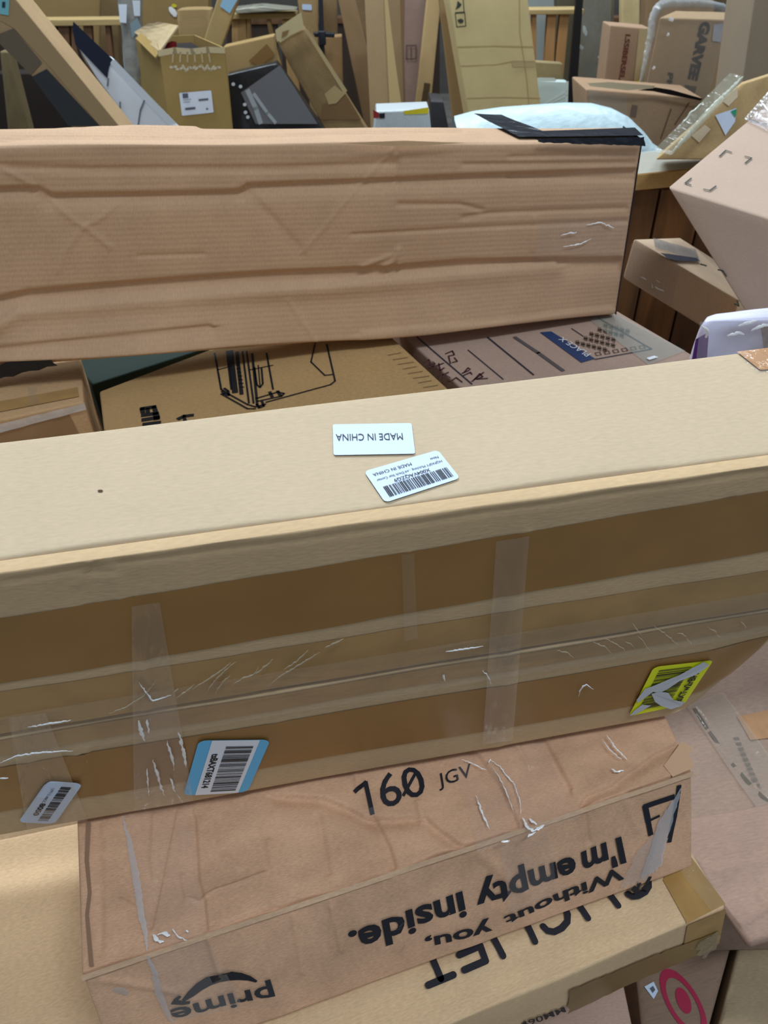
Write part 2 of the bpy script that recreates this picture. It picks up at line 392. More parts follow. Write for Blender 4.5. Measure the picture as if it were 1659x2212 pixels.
# ================================================================== LONG CARTON IN FRONT (the one with the shipping labels)
EX = np.array([.9882, .1531, .0045]); EY = nrm([-.1527, .9827, .1052]); EZ = nrm([.0116, -.1046, .9944]); OO = np.array([-.0527, .349, 1.1941])
EX = nrm(EX); EY = nrm(np.cross(EZ, EX)); HB, DP, S0, S1 = .3507, .128, -.62, .417
def LB(s, h, d=0.): return OO + EX * s + EZ * h + EY * d
Sfront = Surf(OO, -EY); Stop = Surf(OO, EZ)
def hline(p0, p1):
    a = Sfront.base(*p0) - OO; b = Sfront.base(*p1) - OO
    sa, ha, sb, hb = a @ EX, a @ EZ, b @ EX, b @ EZ
    return lambda s: ha + (hb - ha) * (s - sa) / (sb - sa)
Lslit = hline((0, 1590), (1659, 1316))
def crush(P):
    """the dented lower right corner"""
    d = P - OO; s = d @ EX; h = -(d @ EZ); k = np.clip((s - .34) / (S1 - .34), 0, 1); m = np.clip((h - .20) / .15, 0, 1)
    return P + np.outer(.030 * k * k * m, EZ) - np.outer(.028 * m * m * k, EX) + np.outer(.010 * k * k * m, EY)
R = root('long_carton', 'long carton across the foreground, white labels on top, taped seam along its side', 'box', LB(0, -HB, DP / 2))
MTOP = card((194, 172, 143), var=.05, stain=.05, axis='X'); MSIDE = card((203, 172, 132), var=.06, stain=.10)
topf = crease_field([([(0, 1226), (120, 1212), (300, 1182), (700, 1129), (1000, 1083), (1300, 1040), (1659, 988)], 5, -.0012),
                     ([(1340, 800), (1470, 1010)], 30, -.0010), ([(1480, 790), (1560, 880)], 8, -.0008), ([(200, 1140), (500, 1120)], 25, -.0008)],
                    [(.008, .01, 0, .0008)])
def body_half(name, s0, s1, ha0, ha1, hb0, hb1, d0, d1, fields, n, r=.003, mat=MSIDE, wob=0.):
    C = [LB(s0, hb0, d0), LB(s1, hb1, d0), LB(s1, ha1, d0), LB(s0, ha0, d0), LB(s0, hb0, d1), LB(s1, hb1, d1), LB(s1, ha1, d1), LB(s0, ha0, d1)]
    return hexa(C, n, r, mat, R, name=name, fields=fields, warp=crush, wob=wob)
body_half('body', S0, S1, 0, 0, -HB, -HB, .0112, DP, {'top': topf}, (60, 14, 16), r=.004, mat=MTOP)
frontf = crease_field([([(165, 1270), (190, 1228), (192, 1205)], 4, .0009), ([(248, 1234), (264, 1288), (290, 1380), (312, 1420), (322, 1520)], 7, .0012, 'asym'),
                       ([(180, 1240), (250, 1234)], 6, -.0012), ([(500, 1260), (515, 1380)], 8, .0005),
                       ([(1140, 1150), (1118, 1270), (1105, 1400)], 7, .0010, 'asym'), ([(1165, 1160), (1160, 1240)], 8, .0006),
                       ([(880, 1190), (884, 1310)], 7, .0006), ([(160, 1320), (185, 1420)], 14, .0005), ([(230, 1320), (250, 1400)], 14, .0005),
                       ([(1575, 1080), (1610, 1118)], 6, -.0010), ([(0, 1258), (300, 1212), (700, 1160), (1100, 1100), (1659, 1018)], 5, -.0009)],
                      [(.006, .012, 1, .0004), (.021, -.01, 0, .0003)])
body_half('upper_flap', S0, S1, -.0005, -.0005, Lslit(S0) + .0036, Lslit(S1) + .0016, 0, .0110, {'front': frontf}, (260, 1, 70), r=.0012)
lowf = crease_field([([(60, 1640), (110, 1700)], 8, .0012), ([(150, 1640), (185, 1618), (190, 1660), (160, 1668)], 6, .0016), ([(205, 1690), (245, 1745)], 12, .0008),
                     ([(1105, 1440), (1085, 1600)], 9, .0010, 'asym'), ([(600, 1520), (590, 1620)], 14, .0006), ([(1500, 1500), (1590, 1470)], 8, .0010), ([(1480, 1530), (1560, 1420), (1640, 1380)], 18, -.0016)],
                    [(.011, .008, 2, .0005)])
body_half('lower_flap', S0, S1, Lslit(S0) - .0036, Lslit(S1) - .0018, -HB, -HB, 0, .0110, {'front': lowf}, (240, 1, 70), r=.0012)
Sup = Surf(OO, -EY, frontf); Slo = Surf(OO, -EY, lowf)
def band(name, la, lb, mat, srf, s0=S0 + .004, s1=S1 - .006, h=.0007, wr=None, n=(160, 12), label=None):
    q = [LB(s0, la(s0)), LB(s1, la(s1)), LB(s1, lb(s1)), LB(s0, lb(s0))]
    o = patch(name, q, mat, R, srf, n, h, wrinkle=wr, label=label)
    P = np.array([v.co[:] for v in o.data.vertices]) + origin_of(R); P = crush(P) - origin_of(R)
    o.data.vertices.foreach_set('co', P.astype(np.float32).ravel()); return o
TAPE_A = plain('brown_tape', (154, 112, 60), .34, .5, bump=.15, bscale=16, noise=.08)
TAPE_B = plain('brown_tape_faded', (176, 138, 88), .34, .5, bump=.3, bscale=20, noise=.14)
band('brown_tape_strip', hline((0, 1336), (1659, 1061)), hline((0, 1476), (1659, 1189)), TAPE_A, Sup, label='dark brown tape strip along the upper flap')
band('brown_tape_strip', hline((0, 1494), (1659, 1231)), lambda s: Lslit(s) + .0048, TAPE_B, Sup, label='worn brown tape strip just above the seam')
band('brown_tape_strip', lambda s: Lslit(s) - .0048, hline((0, 1632), (1659, 1352)), TAPE_B, Slo, label='worn brown tape strip just below the seam')
band('brown_tape_strip', hline((0, 1656), (1659, 1385)), hline((0, 1752), (1659, 1475)), TAPE_A, Slo, h=.0009, label='brown tape strip low on the side')
def wrk(a, seed, lx=.02, ly=.03):
    rs = np.random.RandomState(seed); k = rs.normal(0, 1, (9, 2)) / np.array([lx, ly]); ph = rs.uniform(0, 6.28, 9)
    return lambda x, y: a * (1 + sum(np.sin(k[i, 0] * x + k[i, 1] * y + ph[i]) for i in range(9)) / 5)
SEAM = film(.05, wr=.5, sc=(12, 50), rough=.12, gl=.7)
band('clear_seam_tape', lambda s: Lslit(s) + .031, lambda s: Lslit(s) - .034, SEAM, Surf(OO, -EY), h=.0026, wr=wrk(.0005, 3, .05, .02), n=(420, 24))
# fine wrinkles pressed into the clear tape (film folded on itself)
FOLD = film(.55, (205, 190, 165), .2, .2, gl=.7, name='folded_film')
def fold(pts, wd, srf, h=.0034, mat=FOLD, nm='tape_wrinkle', par=None, ht=.0012, rot=None):
    q = np.array(pts, float); sg = np.hypot(*np.diff(q, axis=0).T); cum = np.r_[0, np.cumsum(sg)]
    m = max(len(pts), int(cum[-1] / 4)); tt = np.linspace(0, cum[-1], m); rs = np.random.RandomState(int(q.sum()) % 9999)
    q = np.stack([np.interp(tt, cum, q[:, 0]), np.interp(tt, cum, q[:, 1])], 1)
    if m > 4: q[1:-1] = .25 * q[:-2] + .5 * q[1:-1] + .25 * q[2:]
    P = [srf.base(*p) for p in q + rs.normal(0, .7, q.shape)]; V = []; F = []
    n = srf.n; wds = wd * (rs.uniform(.35, 1.35, m) if wd < .003 else rs.uniform(.9, 1.05, m))
    for i, p in enumerate(P):
        wd = wds[i]
        t = nrm(P[min(i + 1, len(P) - 1)] - P[max(i - 1, 0)]); b = np.cross(n, t); k = math.sin(math.pi * (i + .4) / (len(P) - .2)) ** .6
        k = max(k, .12); up = srf.lift(p, h)[0]
        V += [up - b * wd * .7 * k, up + n * ht * k, up + b * wd * .7 * k]
    for i in range(len(P) - 1):
        a = i * 3; F += [(a, a + 3, a + 4, a + 1), (a + 1, a + 4, a + 5, a + 2)]
    return mesh(nm, V, F, mat, par or R, uv=[(i * .01, (i % 3) * .01) for i in range(len(V))], smooth=True)
FPX = [[(415, 1480), (440, 1465), (470, 1445), (500, 1422)], [(445, 1492), (460, 1465), (490, 1435), (510, 1420)], [(465, 1490), (480, 1465), (498, 1450)], [(500, 1472), (525, 1455), (545, 1450), (560, 1432)],
       [(540, 1455), (560, 1440), (590, 1415)], [(580, 1475), (600, 1455), (640, 1430), (690, 1400)], [(610, 1440), (640, 1420), (665, 1395)], [(375, 1490), (385, 1478)], [(235, 1533), (270, 1520), (310, 1495), (335, 1465), (338, 1455)],
       [(1277, 1379), (1300, 1388), (1315, 1400), (1321, 1411)], [(1303, 1372), (1325, 1382), (1345, 1395), (1349, 1408)], [(1345, 1378), (1362, 1385), (1371, 1404)], [(1373, 1365), (1385, 1378), (1400, 1399)], [(1362, 1340), (1375, 1358), (1382, 1363)],
       [(1408, 1345), (1430, 1360), (1461, 1386)], [(1459, 1360), (1475, 1365), (1490, 1386)], [(1525, 1348), (1540, 1355), (1552, 1374)], [(1200, 1398), (1225, 1403), (1236, 1414)], [(1596, 1335), (1605, 1345), (1606, 1353)], [(380, 1500), (420, 1470)], [(700, 1392), (720, 1380), (740, 1372)]]
for f in FPX: fold(f, .0009, Surf(OO, -EY))
# glossy cross straps of clear tape
for q, nm in (([(285, 1300), (345, 1290), (418, 1722), (290, 1744)], 3), ([(20, 1540), (100, 1530), (190, 1765), (60, 1785)], 4), ([(1068, 1160), (1140, 1150), (1105, 1590), (1040, 1602)], 5), ([(865, 1190), (892, 1186), (900, 1370), (872, 1375)], 6)):
    patch('clear_cross_strap', q, film(.07, (250, 240, 230), wr=.9, sc=(90, 14), gl=.9) if nm != 6 else film(.06, (240, 230, 215), wr=.3, gl=.3), R, Surf(OO, -EY), (24, 60), .0032, wrinkle=wrk(.0007, nm, .006, .05))
# crumples in the strap, their highlights painted in as white film
GLINT = film(.90, (255, 255, 255), .15, .3, gl=1.5, name='folded_film')
for pts, wd in (([(300, 1548), (305, 1570), (312, 1590)], .0022), ([(318, 1545), (322, 1575)], .0014), ([(360, 1590), (375, 1640), (375, 1655)], .0016), ([(385, 1572), (397, 1615), (402, 1650)], .0020), ([(318, 1650), (322, 1710)], .0014),
                ([(330, 1632), (345, 1680), (355, 1712)], .0018), ([(368, 1672), (378, 1702)], .0018), ([(0, 1672), (20, 1670)], .0012), ([(0, 1640), (40, 1622), (95, 1615), (160, 1612)], .0014), ([(300, 1465), (330, 1505), (370, 1492)], .0010),
                ([(1040, 1440), (1052, 1452), (1058, 1470)], .0014), ([(955, 1448), (958, 1462)], .0012), ([(1248, 1497), (1250, 1480), (1262, 1470), (1278, 1482)], .0012), ([(960, 1400), (1000, 1393), (1040, 1388)], .0010), ([(60, 1562), (110, 1552), (155, 1547)], .0012)):
    fold(pts, wd, Surf(OO, -EY), .0036, GLINT, 'tape_wrinkle')
# small tear and dimple
patch('end_tape', [(1590, 764), (1730, 747), (1770, 796), (1640, 803)], plain('orange_brown_tape', (184, 128, 68), .3, .5, noise=.1, bscale=16), R, Surf(OO, EZ, topf), (8, 4), .0012)
patch('clear_end_tape', [(1590, 765), (1680, 754), (1720, 805), (1632, 810)], film(.04, wr=1., sc=(60, 60)), R, Stop, (8, 6), .002)
# labels on the top
StopF = Surf(OO, EZ, topf)
Q, st = sticker(StopF, [(897, 981), (720.8, 986), (719, 920.6), (888.8, 915.5)], R, r=.03, h=.0012, name='label_made_in_china', label='plain white label with one line of print')
# reading frame is upside down in the photo: top-left as read is lower right in the picture
text('MADE IN CHINA', Q, st, h=.0016, box=(.13, .44, .965, .66), name='print')
Q, st = sticker(StopF, [(994, 1034.5), (832, 1086.6), (786.3, 1019.4), (945.8, 972.7)], R, r=.06, h=.0012, name='barcode_label', label='white label with a barcode and four lines of print')
sheet('barcode', Q, bars(.06, .10, .91, .42, 42, 3), INK, st, .0016)
text('X004VAQZG9', Q, st, h=.0016, box=(.26, .445, .74, .56), name='print', bold=.01)
text('HQPASFY Mulching ...ed Deck Star Center', Q, st, h=.0016, box=(.055, .60, .93, .69), name='print')
text('New', Q, st, h=.0016, box=(.06, .745, .17, .82), name='print'); text('MADE IN CHINA', Q, st, h=.0016, box=(.42, .77, .93, .86), name='print')
sp = [(217 + 6 * math.cos(a), 1061 + 2.6 * math.sin(a)) for a in np.linspace(0, 6.28, 12)[:-1]]
V = [StopF.p(x, y, .0006) for x, y in sp]; mesh('stain_spot', V, [list(range(len(V)))[::-1]], plain('dark_stain', (84, 62, 44), .8, .2), R)
# labels on the side
Sf = Surf(OO, -EY, lowf)
BLUE = (104, 190, 236)
Q, st = sticker(Sf, [(583.7, 1590.2), (534.4, 1704), (396, 1711), (429.7, 1592)], R, rgb=BLUE, r=.07, h=.0028, name='blue_barcode_label', label='blue and white barcode label')
sheet('white_field', Q, [rect(.0, .15, 1, .82)], plain('paper_label', (238, 240, 246), .5, .3), st, .0031)
sheet('barcode', Q, bars(.10, .21, .94, .60, 38, 8), INK, st, .0034)
text('tsBAXT681214', Q, st, h=.0034, box=(.22, .655, .86, .765), name='print', bold=.03)
def label_text_fix(o): return o
Q, st = sticker(Sf, [(180, 1685.5), (118.8, 1773), (40.4, 1769.6), (100.9, 1679)], R, r=.08, h=.0034, name='small_white_label', label='small white barcode label low at the left')
sheet('barcode', Q, bars(.10, .24, .92, .52, 26, 12), INK, st, .0040)
text('LPN O ABCC', Q, st, h=.0040, box=(.14, .66, .48, .74), name='print'); text('8050', Q, st, h=.0040, box=(.50, .60, .80, .76), name='print', bold=.03)
YEL = plain('yellow_label', (232, 238, 20), .45, .4)
Q, st = sticker(Sf, [(1356, 1543), (1410, 1436), (1541, 1422), (1477.5, 1519)], R, rgb=(233, 238, 22), r=.07, h=.0026, name='yellow_barcode_label', label='torn yellow barcode label')
st.data.materials[0] = YEL
sheet('barcode', Q, bars(.10, .12, .92, .66, 34, 21), INK, st, .0030)
text('tsXTw2rBH9M', Q, st, h=.0030, box=(.10, .74, .92, .88), name='print', bold=.03)
TORN = plain('torn_paper', (205, 206, 212), .8, .2, noise=.1, bscale=40)
def lump(name, px, srf, h, mat, par, label=None):
    V = [srf.p(x, y, h) for x, y in px]; return mesh(name, V, [list(range(len(V)))], mat, par, label=label)
lump('torn_strip', [(1517, 1424), (1530, 1432), (1500, 1452), (1465, 1465), (1440, 1482), (1428, 1488), (1418, 1491), (1408, 1488), (1392, 1500), (1375, 1512), (1372, 1506), (1390, 1482), (1412, 1474), (1440, 1462), (1465, 1452), (1490, 1438)], Sf, .0036, TORN, st)
lump('torn_strip', [(1424, 1488), (1440, 1490), (1452, 1506), (1476, 1512), (1470, 1520), (1446, 1526), (1424, 1518), (1412, 1510), (1404, 1492)], Sf, .0038, TORN, st)
lump('torn_strip', [(1358, 1540), (1366, 1530), (1384, 1516), (1404, 1518), (1388, 1527), (1372, 1536)], Sf, .0036, TORN, st)

# ================================================================== LONG CARTON BEHIND IT (battered, black tape)
yaw = 12
upf = crease_field([
    ([(-300, 418), (0, 412), (80, 410), (110, 427), (300, 423), (520, 417), (535, 404), (700, 397), (1000, 383), (1378, 370)], 6, -0.0062, 'asym'),
    ([(-300, 650), (0, 648), (60, 634), (300, 613), (600, 590), (850, 578), (1000, 568), (1345, 565)], 7, -0.0078, 'asym'),
    ([(-300, 700), (0, 690), (40, 664), (200, 650), (500, 625), (700, 612), (850, 598), (1060, 583), (1200, 574)], 6, 0.0085, 'asym'),
    ([(-200, 740), (0, 740), (200, 718), (450, 694)], 6, -0.0047, 'asym'),
    ([(0, 362), (70, 400), (110, 436), (160, 478), (185, 492), (240, 535)], 5, 0.0017), ([(255, 440), (220, 470), (180, 492), (140, 545), (125, 585)], 5, 0.0014),
    ([(535, 415), (600, 480), (650, 535)], 6, -0.0017, 'asym'), ([(852, 318), (800, 375), (740, 440), (690, 500), (650, 545)], 4, 0.0013), ([(620, 640), (680, 722)], 4, 0.0014),
    ([(855, 310), (860, 400)], 5, -0.0019), ([(860, 440), (990, 440), (1040, 452)], 5, -0.0025), ([(760, 505), (1000, 492), (1355, 478)], 5, -0.0022),
    ([(1000, 470), (1060, 460), (1350, 450)], 6, -0.0025), ([(1150, 540), (1155, 470)], 5, 0.0016), ([(820, 578), (850, 560), (860, 535), (862, 570)], 5, 0.0034), ([(780, 572), (840, 550)], 5, 0.0025),
    ([(-100, 352), (0, 360), (200, 368), (600, 365), (850, 352)], 9, -0.0025), ([(1000, 355), (1370, 352)], 5, -0.0022), ([(1100, 338), (1372, 330)], 5, -0.0019), ([(1100, 383), (1372, 388)], 5, -0.0019), ([(300, 552), (440, 548)], 5, -0.0016),
    ([(780, 702), (900, 692), (1060, 688), (1200, 676), (1320, 668)], 6, 0.0034, 'asym')],
    [(.004, .010, 0, .0022), (.012, .02, 1, .0006)])
upf0 = upf
def upf(x, y):
    # below the long ridge the side bulges forward and faces up a little
    yr = 650 - .066 * (x - 60); k = np.clip((1331 - x) / 420, 0, 1)
    t = np.clip((y - yr) / 120, 0, 1.2)
    return upf0(x, y) + .030 * k * t * (1 + .3 * np.sin(x * .006))
Su = vy(1.12, yaw); Suf = Surf(Su.o, Su.n, upf)
tl, tr, br, bl = Su.base(-300, 318), Su.base(1388, 304), Su.base(1331, 681), Su.base(-300, 792)
Sut = Surf(tl, np.cross(tr - tl, (0, 1, .02)))
btl, btr = Sut.base(-300, 276), Sut.base(1345, 274)
R2 = root('long_carton', 'battered long carton with pressed creases and black tape on its right end', 'box', (bl + br) / 2)
dv = btl - tl; dv2 = btr - tr
def up_warp(P):
    # lower edge of the side sags open in the middle and the far top edge dips at the right
    d = P - tl; s = (d @ nrm(tr - tl)) / np.linalg.norm(tr - tl); x, y = proj(P); 
    k = np.exp(-((s - .62) / .16) ** 2); 
    t = np.clip((tl[2] + (tr[2] - tl[2]) * s - P[:, 2]) / .28, 0, 1)
    P = P + np.outer(-.010 * k * t ** 3, (0, 0, 1))
    return P
topuf = crease_field([([(-300, 292), (0, 290), (300, 278), (420, 274)], 3, .004, 'asym'), ([(0, 305), (60, 300), (300, 300), (700, 290), (1000, 284)], 3, -.003)], [(.01, .02, 0, .001)])
hexa([bl, br, tr, tl, bl + dv, br + dv2, btr, btl], (330, 12, 120), .007, card((194, 158, 126), var=.06, stain=.12, flutes=.12, axis='Y', fpitch=500), R2, fields={'front': upf, 'top': topuf}, warp=up_warp)
BLK = plain('black_tape', (26, 30, 40), .22, .6, bump=.5, bscale=50)
StU = Surf(Sut.o, Sut.n, topuf)
patch('black_tape', [(1022, 253), (1082, 254), (1205, 300), (1120, 300)], BLK, R2, StU, (20, 8), .0035, wrinkle=wrk(.0008, 5, .02, .02), label='black tape across the top')
patch('black_tape', [(1150, 296), (1384, 293), (1387, 312), (1160, 304)], BLK, R2, Su, (30, 4), .010, jag=.0015, label='black tape along the top edge')
patch('black_tape', [(1140, 288), (1370, 282), (1388, 300), (1150, 300)], BLK, R2, StU, (20, 4), .004)
Sside = face_surf(tr, br, tr + dv2)
patch('black_end_tape', [tr + (0.002, 0, .002), tr + dv2 + (.002, 0, .002), br + dv2, br + (.002, 0, 0)], plain('dark_film', (70, 66, 84), .3, .5), R2, None, (4, 10), .002)
patch('black_tape', [(-60, 800), (104, 752), (122, 781), (-60, 828)], BLK, R2, Su, (10, 4), .012, thick=.0008, jag=.003, label='loose end of black tape at the lower left')
patch('clear_patch_tape', [(1162, 478), (1352, 470), (1345, 560), (1155, 565)], film(.03, wr=.8, sc=(60, 60), gl=.6), R2, Suf, (20, 12), .002)
for p in ([(1265, 486), (1300, 480), (1325, 492)], [(1212, 507), (1245, 500)], [(1215, 532), (1250, 527), (1275, 515)]): fold(p, .0018, Suf, .003, GLINT, 'white_tape_ridge', R2)  # white film ridges on the clear patch tape
patch('torn_edge', [(730, 305), (870, 300), (1000, 305), (860, 313)], card((206, 172, 134)), R2, Su, (6, 2), .010)
# ragged hanging flap below the side
q = [(-300, 790), (860, 716), (1329, 683), (1329, 688)]
ff = [Su.base(-300, 790), Su.base(860, 712), Su.base(860, 722), Su.base(-300, 812)]
patch('hanging_flap', ff, card((200, 160, 120)), R2, Su, (40, 2), .004, thick=.003)

# ================================================================== GAP BETWEEN THE TWO LONG CARTONS
# carton with an outline drawing
R3, C3, S3 = top_box('carton', 'carton printed with a black outline drawing of a machine, between the two long cartons', [(214, 845), (752, 640), (1040, 905), (238, 1050)], .925, .30, card((182, 146, 98), stain=.08))
Sd = hz(.925)
def stroke(pts, wd, srf, par, mat=INK, h=.0012, name='printed_line', closed=False):
    P = [srf.base(*p) for p in pts]; 
    if closed: P.append(P[0])
    V = []; F = []; n = srf.n
    for i, p in enumerate(P):
        a = nrm(P[min(i + 1, len(P) - 1)] - P[max(i - 1, 0)]) if not closed else nrm(P[(i + 1) % (len(P) - 1)] - P[(i - 1) % (len(P) - 1)])
        b = np.cross(n, a); up = srf.lift(p, h)[0]; V += [up - b * wd / 2, up + b * wd / 2]
    for i in range(len(P) - 1): a = 2 * i; F.append((a, a + 1, a + 3, a + 2))
    return mesh(name, V, F, mat, par)
def strokes(name, lst, srf, par, mat=INK, h=.0012, label=None):
    V = []; F = []
    for pts, wd in lst:
        if srf.f is not None:
            q = np.array(pts, float); cum = np.r_[0, np.cumsum(np.hypot(*np.diff(q, axis=0).T))]
            tt = np.unique(np.r_[cum, np.linspace(0, cum[-1], max(2, int(cum[-1] / 6)))]); pts = list(zip(np.interp(tt, cum, q[:, 0]), np.interp(tt, cum, q[:, 1])))
        P = [srf.base(*p) for p in pts]; n = srf.n
        for i in range(len(P) - 1):
            t = nrm(P[i + 1] - P[i]); b = np.cross(n, t) * wd / 2; e = t * wd * .3; k = len(V)
            A = srf.lift(P[i] - e, h)[0]; B = srf.lift(P[i + 1] + e, h)[0]; V += [A - b, A + b, B + b, B - b]; F.append((k, k + 1, k + 2, k + 3))
    return mesh(name, V, F, mat, par, label=label)
D = [([(464, 764), (478, 842), (490, 850), (535, 875), (552, 880), (574, 874)], .003), ([(498, 760), (508, 848)], .009), ([(512, 762), (522, 852)], .006), ([(524, 760), (538, 872)], .003), ([(533, 760), (548, 872)], .003), ([(545, 765), (556, 876)], .004),
     ([(576, 764), (590, 842)], .003), ([(550, 795), (555, 832), (562, 838), (568, 830), (565, 795)], .003), ([(558, 790), (562, 835)], .002), ([(480, 846), (484, 852), (495, 855), (493, 846), (485, 840)], .004), ([(478, 852), (535, 884), (552, 884)], .003),
     ([(553, 862), (600, 848), (614, 851), (608, 857), (556, 868)], .003), ([(583, 848), (588, 858)], .005), ([(600, 846), (606, 856)], .005), ([(575, 870), (714, 832), (724, 824), (706, 745)], .0028), ([(681, 742), (672, 783), (702, 812), (718, 810)], .0026), ([(490, 760), (500, 842)], .003),
     ([(555, 875), (560, 882), (570, 878), (566, 868)], .004), ([(540, 800), (590, 790)], .002), ([(470, 800), (500, 792)], .002)]
strokes('printed_drawing', D, Sd, R3, label='outline drawing of a machine')
T_ = [([(510 + 1.5 * k, 790 + 8 * k), (518 + 1.5 * k, 789 + 8 * k)], .002) for k in range(7)]
strokes('printed_drawing', T_, Sd, R3)
# end of a word running away from the viewer
strokes('printed_text', [([(307, 884), (334, 880)], .009), ([(307, 884), (309, 892)], .007), ([(319, 884), (320, 892)], .006), ([(333, 880), (336, 889)], .007), ([(309, 898), (338, 894)], .009), ([(337, 894), (339, 906)], .009), ([(310, 908), (342, 903)], .009), ([(312, 918), (344, 914)], .009), ([(386, 906), (398, 900), (416, 898)], .007), ([(398, 903), (402, 915)], .005)], Sd, R3, label='bold black lettering')
rub = [([(838 + 11 * k, 768 + 10 * k), (866 + 11 * k + (k % 3) * 3, 763 + 10 * k)], .0018) for k in range(11)]
strokes('scuff', rub, Sd, R3, plain('pale_scuff', (146, 118, 84), .8, .2))
# low wrapped parcel behind its corner, the shade put into its dark colour
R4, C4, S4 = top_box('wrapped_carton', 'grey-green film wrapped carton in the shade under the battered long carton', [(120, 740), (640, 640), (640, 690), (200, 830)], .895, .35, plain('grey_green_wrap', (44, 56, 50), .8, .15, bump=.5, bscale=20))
# carton with hand-written lines and a navy panel
R5, C5, S5 = top_box('carton', 'carton with ruled lines, marker handwriting and a navy panel, under the battered carton', [(778, 640), (1322, 664), (1640, 850), (1130, 960)], .912, .30, card((176, 148, 132), stain=.10))
Sw = hz(.912); DK = plain('blue_black_ink', (44, 42, 60), .6, .3)
def zl(x, y): return (800 + x / 2.37, 660 + y / 2.37)
L_ = [([zl(235, 160), zl(520, 405)], .0025), ([zl(500, 230), zl(680, 380)], .0020), ([zl(600, 165), zl(835, 357)], .0030), ([zl(1165, 65), zl(1440, 225), zl(1150, 278)], .0025), ([zl(1030, 120), zl(1090, 160)], .0018)]
strokes('ruled_line', L_, Sw, R5, DK)
strokes('smudged_line', [([zl(740, 165), zl(860, 245), zl(985, 335)], .007)], Sw, R5, plain('smudge', (92, 84, 84), .7, .2))
lump('navy_panel', [zl(868, 140), zl(925, 135), zl(1150, 275), zl(1080, 295)], Sw, .0012, plain('navy_print', (42, 62, 104), .5, .3), R5)
Q = Quad(Sw, [zl(940, 182), zl(985, 170), zl(1115, 255), zl(1062, 280)])
Q = Quad(Sw, [zl(1105, 268), zl(960, 178), zl(985, 165), zl(1130, 252)])
text('PLACE X', Q, R5, plain('white_print', (220, 224, 230), .6, .2), h=.002)
def hand(chars):
    strokes('handwriting', [([zl(*p) for p in c], .0024) for c in chars], Sw, R5, plain('marker_ink', (70, 40, 48), .6, .2), .0014)
hand([[(270, 300), (300, 280), (305, 310), (318, 318), (330, 300), (320, 292)], [(300, 325), (375, 298)], [(300, 325), (358, 335), (350, 300)], [(330, 352), (378, 322)], [(345, 368), (400, 345)], [(372, 356), (362, 392)], [(372, 356), (408, 372)], [(385, 405), (440, 372), (470, 395)], [(400, 392), (425, 402)],
      [(385, 250), (420, 235), (430, 255), (400, 262), (410, 300)], [(420, 295), (445, 288), (430, 270)], [(470, 350), (505, 335)], [(480, 345), (500, 322), (512, 330)], [(475, 362), (512, 345), (520, 355)], [(530, 385), (560, 352), (575, 368), (545, 380), (600, 376)], [(520, 392), (580, 345)]])
cj = []
for r_ in range(6):
    for c_ in range(5):
        x, y = 1050 + c_ * 36 + r_ * 28 + (c_ % 2) * 6, 190 + r_ * 3 - c_ * 22 + r_ * 4
        if r_ == 5 and c_ > 1: continue
        cj += [([zl(x, y), zl(x + 20, y + 8)], .002), ([zl(x + 4, y - 8), zl(x + 8, y + 12)], .002), ([zl(x + 14, y - 8), zl(x + 16, y + 16)], .002), ([zl(x - 2, y + 8), zl(x + 24, y)], .0016)]
strokes('printed_characters', cj, Sw, R5, plain('brown_print', (104, 84, 72), .7, .2))
sq = []
for k in range(6):
    x, y = 1150 + k * 45, 245 - k * 7; sq.append(([zl(x, y), zl(x + 24, y - 4), zl(x + 32, y + 10), zl(x + 8, y + 14), zl(x, y)], .0016))
strokes('printed_squares', sq, Sw, R5, plain('brown_print', (104, 84, 72), .7, .2))
patch('clear_wrap', [(1270, 690), (1330, 680), (1480, 760), (1400, 790)], film(.25, (190, 205, 195), wr=.3, sc=(20, 8), gl=.8), R5, Sw, (4, 4), .002)
lump('paper_chip', [(1395, 778), (1412, 773), (1421, 776), (1402, 782)], Sw, .004, plain('paper_label', (236, 240, 246), .5, .3), R5)
# small carton at the left
R6, C6, S6 = top_box('carton', 'small brown carton with a silver taped edge at the left, under the loose black tape', [(-260, 840), (174, 772), (181, 868), (-260, 962)], .938, .30, card((196, 158, 116), stain=.10))
Sl = hz(.938)
patch('brown_tape_strip', [(-200, 905), (168, 838), (171, 858), (-200, 930)], TAPE_B, R6, Sl, (8, 2), .0014)
S6f = face_surf(C6[0], C6[1], C6[2])
patch('clear_edge_tape', [(-200, 962), (182, 868), (186, 882), (-200, 985)], film(.45, (225, 225, 228), .12, .9, sc=(50, 50), gl=1.6), R6, S6f, (60, 4), .003, wrinkle=wrk(.0012, 8, .01, .01))
patch('brown_tape_strip', [(-200, 985), (150, 895), (182, 960), (-200, 1040)], plain('brown_tape', (150, 116, 82), .33, .5, noise=.1, bscale=12), R6, S6f, (8, 2), .001)
patch('brown_tape_strip', [(60, 838), (80, 834), (84, 872), (64, 878)], film(.08, (220, 210, 195), gl=.7), R6, Sl, (8, 2), .002)

